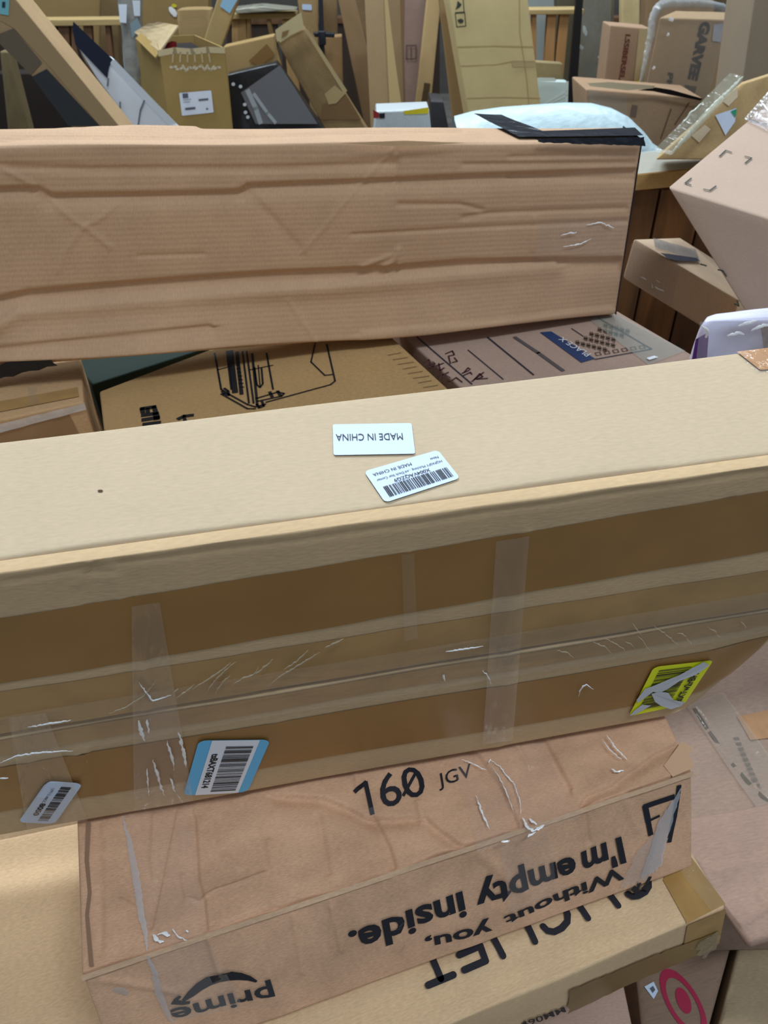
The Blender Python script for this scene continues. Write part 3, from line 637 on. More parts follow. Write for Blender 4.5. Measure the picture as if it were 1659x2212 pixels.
# ================================================================== CRUMPLED CARTON UNDER THE LABELLED ONE
zt = .8345
def z5(x, y): return (100 + x / 2.5136, 1740 + y / 2.5136)
def z4(x, y): return (700 + x / 2.0738, 1560 + y / 2.0738)
def z6(x, y): return (1100 + x / 2.968, 1700 + y / 2.968)
ptop = crease_field([([z4(665, 115), z4(720, 200), z4(790, 300), z4(850, 420), z4(880, 500)], 5, -0.0037, 'asym'), ([z4(975, 65), z4(1030, 160), z4(1100, 290)], 5, -0.0034, 'asym'), ([z4(850, 85), z4(920, 200)], 5, 0.0020),
    ([z4(-200, 330), z4(0, 350), z4(110, 390), z4(180, 430), z4(450, 430), z4(520, 490), z4(600, 550), z4(680, 580)], 5, -0.0048, 'asym'), ([z4(230, 430), z4(290, 560), z4(325, 680)], 5, -0.0037, 'asym'),
    ([z4(1155, 370), z4(1180, 330), z4(1290, 290), z4(1350, 240), z4(1480, 150), z4(1600, 90)], 5, -0.0041, 'asym'), ([z4(140, 220), z4(150, 300)], 5, 0.0017), ([z4(420, 360), z4(440, 440)], 6, 0.0020),
    ([z5(590, 60), z5(575, 300), z5(590, 400)], 6, 0.0017), ([z5(700, 30), z5(640, 320), z5(565, 660)], 3, -0.0024), ([z5(800, 60), z5(820, 400), z5(850, 500), z5(870, 680)], 5, -0.0031, 'asym'), ([z5(740, 380), z5(760, 500), z5(830, 520)], 5, 0.0017),
    ([z5(850, 500), z5(920, 460), z5(1190, 370)], 4, 0.0020), ([z5(1210, 200), z5(1230, 330)], 8, 0.0020), ([z5(1480, 60), z5(1500, 200), z5(1530, 360)], 8, -0.0020), ([z5(410, 510), z5(470, 550)], 4, 0.0017), ([z5(980, 290), z5(1040, 340)], 10, 0.0020),
    ([z5(280, 100), z5(300, 500), z5(290, 800)], 9, -0.0017), ([z5(900, 650), z5(1000, 640), z5(1200, 560), z5(1300, 560)], 4, -0.0020)],
    [(.018, .012, 0, .0010), (.031, -.02, 2, .0006), (.05, .03, 4, .00035)])
pfront = crease_field([([z4(325, 690), z4(330, 800), z4(350, 1000)], 5, 0.0022, 'asym'), ([z4(1170, 400), z4(1190, 540)], 4, -0.0019), ([z4(30, 800), z4(30, 1000)], 4, 0.0013),
    ([z5(880, 710), z5(910, 820), z5(940, 900)], 7, 0.0022), ([z5(1550, 550), z5(1600, 780)], 6, 0.0019), ([z5(1340, 600), z5(1390, 900)], 7, 0.0016), ([z5(300, 950), z5(700, 1000)], 8, 0.0016), ([z4(1340, 330), z4(1400, 480)], 10, 0.0016),
    ([z4(700, 590), z4(900, 760)], 12, 0.0016)], [(.02, .012, 0, .0009), (.035, -.03, 2, .0005)])
Spt = hz(zt)
A = Spt.base(176, 2102); B = Spt.base(1494, 1663)
fd = nrm(B - A); fnv = np.array([fd[1], -fd[0], 0.])
Spf = Surf(A, fnv); Sptf = Surf((0, 0, zt), (0, 0, 1), ptop); Spff = Surf(A, fnv, pfront)
BLp = Spt.base(163, 1700); BRp = Spt.base(1416, 1500)
_t = math.radians(22); fnt = fnv * math.cos(_t) + np.array([0, 0, math.sin(_t)]); zb_ = .722
hP = zt - zb_
R7 = root('carton', 'crumpled carton with upside down lettering and an arrow curve, squashed under the labelled carton', 'box', (A + B) / 2 - (0, 0, hP))
dn = np.array([0, 0, -hP])
MP = card((214, 168, 134), var=.12, stain=.28, scale=1.6); MPF = card((196, 156, 116), var=.08, stain=.18, scale=1.4)
def pw(P):
    d = P - A; s = d @ fd; t = d @ -fnv; k = np.clip((.006 + t) / .10, -.5, 1)
    return P
inn = fnv * hP * math.tan(_t)
hexa([A + dn + inn, B + dn + inn, B, A, BLp + dn, BRp + dn, BRp, BLp], (400, 170, 60), .0035, MP, R7, fields={'top': ptop, 'front': pfront}, warp=pw)
Spf = face_surf(A, B, A + dn + inn); Spff = Surf(Spf.o, Spf.n, pfront)
# torn lip of the lid at the right corner
lump('torn_lid_edge', [z4(1600, 90), z4(1652, 118), z4(1652, 138), z4(1628, 140), z4(1658, 200), z4(1640, 215), z4(1560, 250), z4(1520, 200)], Spt, .002, card((214, 172, 138)), R7)
patch('front_lid_fold', [A + fnv * .001 + (0, 0, .0005), B + fnv * .001 + (0, 0, .0005), B + fnv * .0035 - (0, 0, .004), A + fnv * .0035 - (0, 0, .004)], card((214, 176, 142), stain=.2), R7, None, (80, 1), .0008, wrinkle=wrk(.0006, 2, .03, .01))
lump('flap_edge', [z5(220, 100), z5(245, 98), z5(235, 300), z5(250, 480), z5(235, 600), z5(262, 880), z5(238, 880), z5(215, 600), z5(230, 480), z5(212, 300)], Spt, .0025, card((150, 116, 92)), R7)
DKI = plain('black_ink', (24, 27, 36), .5, .35)
Q = Quad(Sptf, [(766, 1690), (905, 1652), (925, 1715), (782, 1764)])
text('60', Q, R7, DKI, bold=.004, h=.0014, cut=.006, box=(.32, 0, 1, 1))
strokes('printed_text', [([(768, 1711), (790, 1692), (804, 1755)], .0042)], Sptf, R7, DKI, .0022)
Q0 = Quad(Sptf, [(880, 1675), (903, 1668), (886, 1724), (868, 1730)])
strokes('printed_text', [([(897, 1672), (872, 1718)], .003)], Sptf, R7, DKI, .0016)
Q = Quad(Sptf, [(944, 1673), (1016, 1650), (1022, 1688), (950, 1710)])
text('JGV', Q, R7, DKI, h=.0014, cut=.006)
# upside down lettering on the front; frames given as read (turn the photo round)
Q = Quad(Spff, [z4(1380, 655), z4(100, 1010), z4(80, 880), z4(1352, 515)])
BOLD = .035
def turned(word, u0, u1, q, p=(.1, .9), b=BOLD): return text(word, q, R7, DKI, bold=b, h=.0014, cut=.008, box=(u0, p[0], u1, p[1]))
# words: I'm / empty / inside.
Q = Quad(Spff, [z4(1378, 652), z4(1150, 688), z4(1150, 560), z4(1350, 508)])
def fr(tl_, tr_, br_, bl_): return Quad(Spff, [tl_, tr_, br_, bl_])
text("I'm", fr(z4(1355, 632), z4(1162, 698), z4(1148, 578), z4(1328, 508)), R7, DKI, bold=.03, h=.0016, cut=.008)
text('empty', fr(z4(1133, 682), z4(688, 835), z4(662, 705), z4(1109, 552)), R7, DKI, bold=.03, h=.0016, cut=.008)
text('inside.', fr(z4(641, 870), z4(125, 1048), z4(103, 930), z4(620, 752)), R7, DKI, bold=.03, h=.0016, cut=.008)
text('Without', fr(z4(1345, 700), z4(815, 903), z4(800, 862), z4(1335, 640)), R7, DKI, bold=.03, h=.0016, cut=.008)
text('you,', fr(z4(752, 925), z4(455, 1010), z4(448, 952), z4(740, 868)), R7, DKI, bold=.03, h=.0016, cut=.008)
text('prime', fr(z5(1250, 1048), z5(690, 1168), z5(660, 1068), z5(1215, 938)), R7, plain('worn_black_ink', (44, 46, 52), .5, .3), bold=.02, h=.0016, cut=.008)
def ribbon(pts, ws, srf, par, mat, h=.0016, name='printed_curve'):
    P = [srf.base(*p) for p in pts]; V = []
    for i, p in enumerate(P):
        a = nrm(P[min(i + 1, len(P) - 1)] - P[max(i - 1, 0)]); b = np.cross(srf.n, a) * ws[i] / 2; V += [srf.lift(p - b, h)[0], srf.lift(p + b, h)[0]]
    return mesh(name, V, [(2 * i, 2 * i + 1, 2 * i + 3, 2 * i + 2) for i in range(len(P) - 1)], mat, par)
ribbon([z5(1142, 950), z5(1100, 932), z5(1050, 922), z5(1000, 920), z5(940, 928), z5(880, 948), z5(830, 975), z5(785, 1010), z5(742, 1045)], [.002, .005, .008, .010, .011, .011, .010, .008, .003], Spff, R7, DKI)
ribbon([z5(780, 1056), z5(745, 1058), z5(712, 1054), z5(694, 1058), z5(706, 1036), z5(728, 1018)], [.003, .004, .005, .006, .004, .003], Spff, R7, DKI)
strokes('printed_frame', [([z4(1560, 332), z4(1440, 378), z4(1452, 440)], .0062), ([z4(1452, 440), z4(1462, 500)], .0055), ([z4(1448, 446), z4(1500, 420)], .003), ([z4(1588, 285), z4(1568, 420), z4(1545, 530)], .005)], Spff, R7, DKI)
strokes('printed_arrows', [([z4(1455, 690), z4(1440, 725), z4(1425, 740)], .004), ([z4(1410, 720), z4(1400, 745), z4(1385, 750)], .004), ([z4(1440, 742), z4(1450, 730)], .006), ([z4(1385, 742), z4(1398, 755)], .006)], Spff, R7, DKI)
patch('scuffed_tape', [z4(1500, 430), z4(1592, 290), z4(1500, 640), z4(1410, 690)], film(.42, (200, 204, 212), .3, .9, sc=(160, 12)), R7, Spff, (14, 20), .0024, jag=.003, label='whitened scuffed tape over a printed frame')
patch('scuffed_tape', [z4(1400, 560), z4(1500, 470), z4(1440, 690), z4(1320, 745)], film(.22, (205, 200, 198), .3, .9, sc=(120, 12)), R7, Spff, (14, 20), .0028, jag=.003)
CL2 = film(.05, (246, 232, 226), .12, .8, sc=(60, 12), gl=.8)
patch('clear_tape', [z4(560, 130), z4(960, 40), z4(1150, 430), z4(690, 590)], CL2, R7, Sptf, (40, 40), .0020, wrinkle=wrk(.0005, 11, .012, .03), label='crinkled clear tape over the lid')
patch('clear_tape', [z4(780, 545), z4(1000, 470), z4(1040, 760), z4(830, 840)], CL2, R7, Spff, (20, 30), .0020, wrinkle=wrk(.0004, 12, .012, .03))
patch('clear_tape', [z5(415, 50), z5(780, 0), z5(875, 705), z5(545, 800)], CL2, R7, Sptf, (30, 60), .0022, wrinkle=wrk(.0005, 13, .012, .03))
patch('clear_tape', [z5(535, 800), z5(880, 708), z5(1070, 1090), z5(685, 1155)], film(.10, (210, 202, 196), .2, .5, sc=(40, 10), gl=.7), R7, Spff, (20, 20), .0022)
fold([z5(418, 66), z5(455, 200), z5(495, 420), z5(520, 600), z5(545, 700), z5(552, 795)], .0045, Spt, .003, film(.42, (226, 226, 230), .15, .3, gl=1.2), 'folded_tape_edge', R7, ht=.003)
fold([z5(548, 800), z5(590, 900), z5(615, 1010), z5(650, 1100), z5(690, 1168)], .0042, Spf, .003, film(.42, (206, 204, 206), .2, .3), 'folded_tape_edge', R7, ht=.002)
fold([z5(360, 990), z5(400, 1000), z5(450, 1018)], .005, Spf, .001, film(.4, (190, 184, 180), .2, .3), 'tape_scrap', R7)
for p, wd in (([z4(745, 180), z4(790, 215), z4(850, 290), z4(878, 370), z4(880, 420)], .0011), ([z4(745, 180), z4(735, 192)], .0012), ([z4(755, 210), z4(810, 310), z4(850, 420)], .0008), ([z4(1265, 70), z4(1300, 125), z4(1355, 180)], .0012), ([z4(1245, 90), z4(1280, 140), z4(1330, 178)], .0009), ([z4(1283, 218), z4(1305, 235), z4(1338, 228)], .0013),
              ([z4(615, 178), z4(660, 195), z4(725, 225)], .0010), ([z4(680, 340), z4(700, 400), z4(740, 490)], .0014), ([z4(890, 440), z4(905, 480), z4(940, 500), z4(985, 470)], .0024), ([z4(910, 525), z4(945, 500)], .0020), ([z4(920, 445), z4(950, 470)], .0026), ([z4(790, 545), z4(830, 540)], .0016),
              ([z5(585, 712), z5(610, 750), z5(650, 750)], .0026), ([z5(610, 715), z5(640, 700), z5(680, 720)], .0020), ([z5(690, 680), z5(720, 720), z5(765, 745)], .0012), ([z5(765, 690), z5(780, 700)], .0022)):
    fold(p, wd, Spt, .0045, GLINT, 'tape_wrinkle', R7)  # white ridges paint the highlights of the crinkled tape

# ================================================================== CARTON UNDER THAT ONE (big rounded letters)
ze = zb_ - .014
Set = hz(ze)
f0, f1 = z6(1395, 770), z6(0, 1362)
E1, E0 = Set.base(*f1), Set.base(*f0)
ed = nrm(E0 - E1); E1 = E0 - ed * .80
EB1 = E1 + np.array([-.02, .34, 0]); EB0 = Set.base(*z6(1000, 130))
EB0 = E0 + (EB0 - E0) * 2.2
efn = np.array([ed[1], -ed[0], 0.])
hE = ze - Surf(E0, efn).base(*z6(1335, 990))[2]
R8 = root('carton', 'flat brown carton with big rounded black letters and wide brown tape round its right corner', 'box', (E0 + E1) / 2 - (0, 0, hE))
dn8 = np.array([0, 0, -hE])
etf = crease_field([([z6(-500, 1180), z6(0, 998), z6(200, 900), z6(540, 760), z6(700, 715)], 6, .0026, 'asym'), ([z6(-500, 1600), z6(0, 1290), z6(400, 1130), z6(1100, 900)], 8, -.0016)])
eff = crease_field([([z6(1150, 1020), z6(1240, 1070)], 5, .0015)], [(.02, .01, 0, .0006)])
ME = card((226, 190, 148), stain=.12, scale=1.2)
hexa([E1 + dn8, E0 + dn8, E0, E1, EB1 + dn8, EB0 + dn8, EB0, EB1], (140, 50, 14), .005, ME, R8, fields={'top': etf, 'front': eff})
Setf = Surf((0, 0, ze), (0, 0, 1), etf); Sef = Surf(E0, efn, eff)
TB = plain('brown_tape', (176, 134, 74), .3, .5, bump=.35, bscale=30, noise=.14)
patch('brown_tape_strip', [z6(985, 600), z6(1075, 330), z6(1385, 752), z6(1140, 880)], TB, R8, Setf, (12, 16), .0012)
patch('clear_tape', [z6(1050, 500), z6(1150, 400), z6(1385, 752), z6(1290, 800)], film(.12, (220, 200, 160), wr=.6, sc=(50, 50), gl=.8), R8, Setf, (12, 16), .0022)
OLV = plain('brown_tape', (128, 98, 48), .3, .5, bump=.2, bscale=20, noise=.08)
patch('brown_tape_strip', [z6(1140, 885), z6(1385, 775), z6(1340, 990), z6(1110, 1035)], TB, R8, Sef, (12, 10), .0010)
patch('brown_tape_strip', [z6(385, 1290), z6(1330, 915), z6(1310, 1020), z6(370, 1440)], OLV, R8, Sef, (30, 6), .0016, jag=.002, label='wide dark brown tape strip along the side')
patch('clear_tape', [z6(1180, 1000), z6(1340, 890), z6(1320, 1010), z6(1235, 1075)], film(.2, (200, 190, 160), wr=.9, sc=(60, 60)), R8, Sef, (8, 8), .003, jag=.004)
# big rounded strokes of the word
def seg(a, b): return ([z6(*a), z6(*b)], .0125)
def arc(c, rx, ry, a0, a1, n=9): return ([z6(c[0] + rx * math.cos(math.radians(a)), c[1] + ry * math.sin(math.radians(a))) for a in np.linspace(a0, a1, n)], .0125)
letters = [([(650, 690), (690, 765)],), ([(440, 780), (505, 855)],), ([(70, 850), (165, 1000)],)]
def fat(pts, wd=.0064, n=6):
    P = [Set.base(*z6(*p)) for p in pts]; L = [P[0]]
    for q in P[1:]: L.append(q)
    nn = Set.n; V = []; F = []
    def cap(c, t, s):
        b = np.cross(nn, t); return [c + (b * math.cos(a) * s + t * math.sin(a) * s) * wd / 2 for a in np.linspace(0, math.pi, n)]
    up_ = []; dn_ = []
    for i, q in enumerate(L):
        t = nrm(L[min(i + 1, len(L) - 1)] - L[max(i - 1, 0)]); b = np.cross(nn, t) * wd / 2; up_.append(q + b); dn_.append(q - b)
    e = cap(L[-1], nrm(L[-1] - L[-2]), 1); st_ = cap(L[0], nrm(L[1] - L[0]), -1)
    for i in range(len(L) - 1):
        k = len(V); V += [dn_[i], up_[i], up_[i + 1], dn_[i + 1]]; F.append((k, k + 1, k + 2, k + 3))
    for c in (e, st_): k = len(V); V += c; F.append(tuple(range(k, k + len(c))))
    V = np.array(V) + nn * (.0042 + .0002 * (int(pts[0][0]) % 3)); return mesh('printed_letter', V, F, plain('black_ink', (30, 28, 38), .5, .3), R8)
def zq(x, y): return (860 + x / 2.765, 1900 + y / 2.765)
lst = [([zq(*p) for p in L_], 1) for L_ in ([(180, 640), (330, 578)], [(255, 600), (205, 480)], [(365, 460), (490, 405)], [(490, 405), (522, 495)], [(522, 495), (395, 550)], [(560, 340), (625, 465)], [(755, 250), (815, 380)],
    [(865, 290), (890, 315), (930, 322), (975, 300), (1008, 262), (1010, 215), (995, 180)], [(1070, 150), (1130, 240)], [(1255, 90), (1310, 165)], [(1370, 98), (1395, 112), (1430, 108), (1470, 85), (1492, 50), (1490, 10)])]
for pts_, _w in lst: fat([((x - 1100) * 2.968, (y - 1700) * 2.968) for x, y in pts_])
text('490MM', Quad(Sef, [z6(60, 1500), z6(345, 1395), z6(360, 1428), z6(75, 1535)]), R8, DKI, h=.0016, bold=.01)

# ================================================================== CARTONS AT THE LOWER RIGHT AND LEFT
def carton_poly(name, label, top_px, z, zb, mat, fields=None, n=(30, 20, 6), r=.006): return top_box(name, label, top_px, z, zb, mat, n=n, r=r, fields=fields)
ff1 = crease_field([([(1490, 1530), (1540, 1600), (1600, 1670), (1659, 1725)], 6, -.006), ([(1530, 1560), (1590, 1650), (1650, 1740)], 8, .003, 'asym'), ([(1580, 1540), (1700, 1700)], 10, .002), ([(1500, 1850), (1659, 1840)], 8, .003)], [(.012, .01, 0, .002)])
MG = card((158, 132, 116), stain=.2, scale=.8)
R9, C9, S9 = carton_poly('carton', 'large greyish brown carton with clear tape along a dark diagonal seam, lower right', [(1240, 1380), (2100, 1200), (2300, 1960), (1260, 1985)], .52, .402, MG, {'top': ff1})
S9f = Surf((0, 0, .52), (0, 0, 1), ff1)
patch('clear_tape', [(1480, 1530), (1560, 1500), (1900, 1950), (1780, 1960)], film(.24, (190, 176, 160), .2, .6, sc=(20, 20), gl=.7), R9, S9f, (20, 30), .003, wrinkle=wrk(.001, 21, .03, .05), label='wide clear tape along the seam')
patch('brown_tape_strip', [(1590, 1550), (1720, 1520), (1760, 1580), (1620, 1600)], plain('brown_tape', (170, 128, 92), .35, .5, noise=.1), R9, S9f, (6, 4), .002)
strokes('dark_seam', [([(1500, 1534), (1530, 1580), (1575, 1640), (1620, 1690), (1680, 1745)], .006)], S9f, R9, plain('seam_shadow_gap', (60, 48, 40), .9, .1), .0026)
strokes('printed_ticks', [([(1586 + 5 * k, 1597 + 11 * k), (1594 + 5 * k, 1596 + 11 * k)], .004) for k in range(10)], S9f, R9, plain('ink_ticks', (84, 72, 66), .7, .2), .003)
R10, C10, S10 = carton_poly('carton', 'crumpled pinkish brown carton flap with torn folds at the right of the lettered carton', [(1440, 1775), (1900, 1690), (1900, 1960), (1620, 2042)], .545, .531, card((164, 134, 118), stain=.16), {'top': crease_field([([(1460, 1830), (1540, 1880), (1659, 1850)], 8, .004, 'asym'), ([(1560, 1950), (1600, 2000), (1659, 1960)], 6, .004), ([(1480, 1800), (1540, 1900)], 6, -.003), ([(1620, 1890), (1659, 1960)], 5, .003)], [(.03, .02, 0, .0015)])}, n=(50, 40, 1))
Sr = hz(.40)
R11, C11, S11 = carton_poly('carton', 'tan carton with faint wrap creases in the lower right corner', [(1608, 1990), (2050, 1960), (2100, 2500), (1486, 2480)], .40, 0., card((160, 138, 110), stain=.12), {'top': crease_field([([(1659, 2050), (1590, 2160), (1560, 2212)], 5, .002), ([(1640, 2050), (1570, 2160)], 5, -.002)])}, n=(20, 40, 4))
# carton with the round red printed emblem
Sb = vy(.43, -32, -32)
R12 = None
z12 = .40
R12, C12, S12 = carton_poly('carton', 'brown carton printed with a red ring and dot, at the bottom right', [(1370, 2060), (1592, 2000), (1472, 2440), (1410, 2440)], .398, .0, card((140, 114, 96), stain=.1), None, n=(12, 12, 4))
S12t = hz(.398)
def ell(cx_, cy_, rx, ry, rot, a0=0, a1=360, n=40):
    r_ = math.radians(rot); return [(cx_ + rx * math.cos(math.radians(a)) * math.cos(r_) - ry * math.sin(math.radians(a)) * math.sin(r_), cy_ + rx * math.cos(math.radians(a)) * math.sin(r_) + ry * math.sin(math.radians(a)) * math.cos(r_)) for a in np.linspace(a0, a1, n)]
def ring(cx_, cy_, rx, ry, rot, k, srf, h, mat, par):
    o_, i_ = ell(cx_, cy_, rx, ry, rot), ell(cx_, cy_, rx * k, ry * k, rot); V = [srf.p(*p, h) for p in o_] + [srf.p(*p, h) for p in i_]; n = len(o_)
    return mesh('red_ring', V, [(j, j + 1, n + j + 1, n + j) for j in range(n - 1)], mat, par)
RED = plain('red_print', (158, 22, 62), .5, .3)
ring(1476, 2168, 84, 34, 60, .74, S12t, .0012, RED, R12)
lump('red_dot', ell(1476, 2162, 30, 14, 68)[:-1], S12t, .0012, RED, R12)
Q, st = sticker(S12t, [z6(865, 1282), z6(925, 1250), z6(953, 1310), z6(925, 1362)], R12, r=.05, h=.0012); sheet('print_block', Q, [rect(.3, .3, .75, .7)], plain('grey_print', (90, 92, 98), .6, .2), st, .0016)
R13, C13, S13 = carton_poly('carton', 'pale pinkish carton top at the bottom edge, left of the ring printed one', [(900, 2150), (1345, 2110), (1385, 2300), (850, 2500)], .47, .0, card((178, 148, 132), stain=.1), None, n=(10, 10, 4))
ffl = crease_field([([(-100, 1835), (0, 1832), (150, 1818)], 4, -.002), ([(0, 1935), (160, 1928)], 4, .0015), ([(158, 1800), (163, 1960)], 4, .003)])
R14, C14, S14 = carton_poly('carton', 'plain tan carton in the lower left corner with faint fold lines', [(-500, 1640), (420, 1640), (560, 2500), (-900, 2500)], .46, .0, card((234, 196, 152), stain=.06), {'top': ffl}, n=(40, 30, 4))

# ================================================================== RIGHT SIDE, MIDDLE DISTANCE
def zr(x, y): return (1259 + x / 4.1475, 300 + y / 4.1475)
def zt4(x, y): return (1200 + x / 3.6144, y / 3.6144)
def za(x, y): return (x / 2.9625, y / 2.9625)
def zb2(x, y): return (480 + x / 2.9625, y / 2.9625)
def zc(x, y): return (900 + x / 4.1475, y / 4.1475)
# dark wooden crate: boards side by side with a plywood board on top
R15 = root('wooden_crate', 'dark wooden plank crate standing right of the battered long carton', 'crate', (.85, 1.75, 0))
Sk = vy(1.95, -6)
xs = [zr(180, 1300), zr(600, 1300), zr(800, 1300), zr(1010, 1300), zr(1230, 1300)]
base = Sk.base(*zr(100, 450)); right = nrm(np.cross(Sk.n, (0, 0, 1))); right = right if right[0] > 0 else -right
ztop = Sk.base(*zr(600, 470))[2] + .005
for k in range(7):
    a = base + right * (k * .108 - .16); a = np.array([a[0], a[1], 0.]); b = a + right * .102
    d_ = np.array([0, .022, 0]) ; C = [a, b, b + (0, 0, ztop), a + (0, 0, ztop), a + d_, b + d_, b + d_ + (0, 0, ztop), a + d_ + (0, 0, ztop)]
    hexa(C, (1, 1, 4), .003, wood([(134, 88, 46), (104, 66, 36), (124, 84, 48)][k % 3], .55, 'Y', 40), R15, 'plank', smooth=False)
a = base + right * -.16; b = base + right * .60
a[2] = b[2] = 0; 
C = [np.array([a[0], a[1] + .03, 0]), np.array([b[0], b[1] + .03, 0]), np.array([b[0], b[1] + .03, ztop - .01]), np.array([a[0], a[1] + .03, ztop - .01])]
hexa(C + [c + (0, .11, 0) for c in C], (2, 2, 2), .003, wood((60, 42, 30), .5, 'Y', 30), R15, 'inner_body')
# flat board-like carton on the crate
zk = ztop + .003
sF = vy(1.91, -6); q = [zr(380, 330), zr(860, 285), zr(760, 430), zr(350, 485)]
tl_, tr_ = sF.base(*zr(300, 340)), sF.base(*zr(1300, 240)); hh_ = tl_[2] - zk
R16 = root('carton', 'flat carton with a pale wrapped top lying on the dark wooden crate', 'box', (tl_ + tr_) / 2 - (0, 0, hh_))
dz = np.array([0, 0, -max(hh_, .02)]); bk = np.array([0, .17, 0])
hexa([tl_ + dz, tr_ + dz, tr_, tl_, tl_ + dz + bk, tr_ + dz + bk, tr_ + bk, tl_ + bk], (8, 4, 2), .003, card((186, 146, 92)), R16)
zz = tl_[2]
patch('pale_wrap', [tl_ + bk, tr_ + bk, tr_ , tl_], film(.55, (208, 214, 204), .2, .5, sc=(20, 20)), R16, None, (6, 4), .002)
# end of a taped carton poking out under the tilted one
sG = vy(1.22, 20)
g = [zr(455, 900), zr(1130, 1285), zr(1030, 1640), zr(355, 1245)]
gt = [sG.base(*p) for p in (zr(455, 895), zr(1400, 1450), zr(1300, 1830), zr(355, 1245))]
bk = np.array([.06, .42, 0]); bk2 = sG.base(*zr(455, 895)); top2 = Surf(gt[0], np.cross(gt[1] - gt[0], bk)); far = top2.base(1487, 512)
R17 = root('carton', 'taped carton end jutting out between the wooden crate and the tilted carton', 'box', (gt[3] + gt[2]) / 2)
bk = (far - gt[0]) * .8; 
hexa([gt[3], gt[2], gt[1], gt[0], gt[3] + bk, gt[2] + bk, gt[1] + bk, gt[0] + bk], (10, 6, 6), .006, card((204, 176, 148), stain=.1), R17)
patch('clear_tape', [zr(430, 930), zr(860, 1170), zr(790, 1500), zr(370, 1245)], film(.22, (200, 184, 168), .25, .5, sc=(20, 20), gl=.7), R17, sG, (8, 8), .002)
Sg2 = Surf(gt[0], np.cross(gt[1] - gt[0], bk))
patch('clear_tape', [zr(620, 900), zr(1000, 1000), zr(1040, 1110), zr(640, 980)], film(.35, (200, 208, 214), .15, .9, sc=(40, 10), gl=1.2), R17, Sg2, (8, 8), .002, wrinkle=wrk(.001, 31))
lump('dark_tape', [zr(680, 1035), zr(760, 1045), zr(1010, 1080), zr(1035, 1110), zr(830, 1105), zr(740, 1080)], Sg2, .004, plain('dark_tape', (70, 76, 88), .25, .6), R17)
for p in ([zr(510, 1235), zr(540, 1250), zr(560, 1262)], [zr(600, 1290), zr(620, 1330)], [zr(640, 1320), zr(680, 1345), zr(715, 1360)], [zr(650, 1255), zr(680, 1280)]): fold(p, .002, sG, .003, GLINT, 'white_tape_ridge', R17)  # white film ridges on the taped end
# big tilted carton with corner marks
T0, T1, T2 = zr(755, 430), zr(1659, 695), zr(1659, -300)
P0 = Surf((0, 1.22, 0), (0, -1, 0)).base(*T0)              # near left corner
P1 = Surf((0, 1.03, 0), (0, -1, 0)).base(1900, 545)        # along the arris to the right
P3 = Surf((0, 1.62, 0), (0, -1, 0)).base(1752, 145)        # far corner
P0 = np.array(P0); e1 = P1 - P0; e3 = P3 - P0
Pb = Surf((0, 1.10, 0), (0, -1, 0)).base(1618, 688)       # lower left corner
dnT = Pb - P0
TC = [Pb, P1 + dnT, P1, P0, Pb + e3, P1 + dnT + e3, P1 + e3, P3]
R18 = root('carton', 'big tilted greyish carton with thin printed corner marks, leaning in from the right edge', 'box', Pb)
MTL = card((196, 172, 158), var=.04, stain=.05); hexa(TC, (14, 14, 12), .005, card((186, 160, 142), var=.04, stain=.05), R18)
_z = min(c[2] for c in TC) - .002; _x0, _y0 = Pb[0] + .14, Pb[1] + .02
R28 = root('carton', 'plain carton carrying the big tilted greyish carton at the right', 'box', (_x0 + .2, _y0 + .15, 0))
hexa([np.array([x, y, z]) for y in (_y0, _y0 + .3) for (x, z) in ((_x0, 0), (_x0 + .45, 0), (_x0 + .45, _z), (_x0, _z))], (4, 3, 4), .005, card((176, 146, 116)), R28)
StT = face_surf(P0, P1, P3); SfT = face_surf(P0, P1, Pb); GI = plain('grey_ink', (70, 74, 66), .7, .2)
strokes('corner_mark', [([zr(1222, 165), zr(1278, 112), zr(1330, 130)], .0026), ([zr(1450, 165), zr(1508, 180), zr(1452, 226)], .0026), ([zr(968, 362), zr(914, 405), zr(965, 422)], .0026), ([zr(1080, 460), zr(1135, 472), zr(1190, 432)], .0026)], StT, R18, GI, .002)
strokes('corner_mark', [([zr(1215, 1170), zr(1255, 1180), zr(1288, 1228)], .0022), ([zr(1360, 1475), zr(1400, 1495), zr(1385, 1445)], .0022), ([zr(1060, 1120), zr(1110, 1135)], .0022)], SfT, R18, GI, .002)
strokes('dark_line', [([(1618, 260), (1640, 268), (1700, 280)], .004)], StT, R18, GI, .002)
patch('clear_tape', [(1605, 262), (1659, 200), (1720, 250), (1659, 290)], film(.2, (206, 200, 206), .1, .9, sc=(50, 50)), R18, StT, (10, 10), .003, wrinkle=wrk(.001, 33, .01, .01))
for p in ([(1645, 228), (1652, 240), (1659, 246)], [(1628, 258), (1633, 248)]): fold(p, .003, StT, .005, GLINT, 'tape_wrinkle', R18)
# white and purple wrapped parcel
zp = .86
Sp = vy(.93, 6)
gq = [Sp.base(*p) for p in ((1512, 688), (1760, 668), (1760, 800), (1490, 800))]
gb = [Surf((0, 1.02, 0), (0, -1, 0)).base(*p) for p in ((1528, 672), (1740, 650))]
lo = lambda p, z: np.array([p[0], p[1], z])
R19 = root('wrapped_parcel', 'white and purple parcel in shiny clear film at the right edge', 'parcel', lo((gq[0] + gq[1]) / 2, .78))
hexa([lo(gq[0], .916), lo(gq[1], .916), gq[1] + (0, -.01, -.01), gq[0], lo(gb[0], .916), lo(gb[1], .916), gb[1], gb[0]], (14, 10, 10), .02, plain('white_paper', (218, 216, 240), .5, .3), R19, wob=.010)
Sp1 = Surf(Sp.o, Sp.n)
patch('purple_side', [(1492, 722), (1520, 706), (1516, 775), (1482, 778)], plain('purple_print', (88, 40, 120), .3, .5), R19, Sp1, (4, 4), .016)
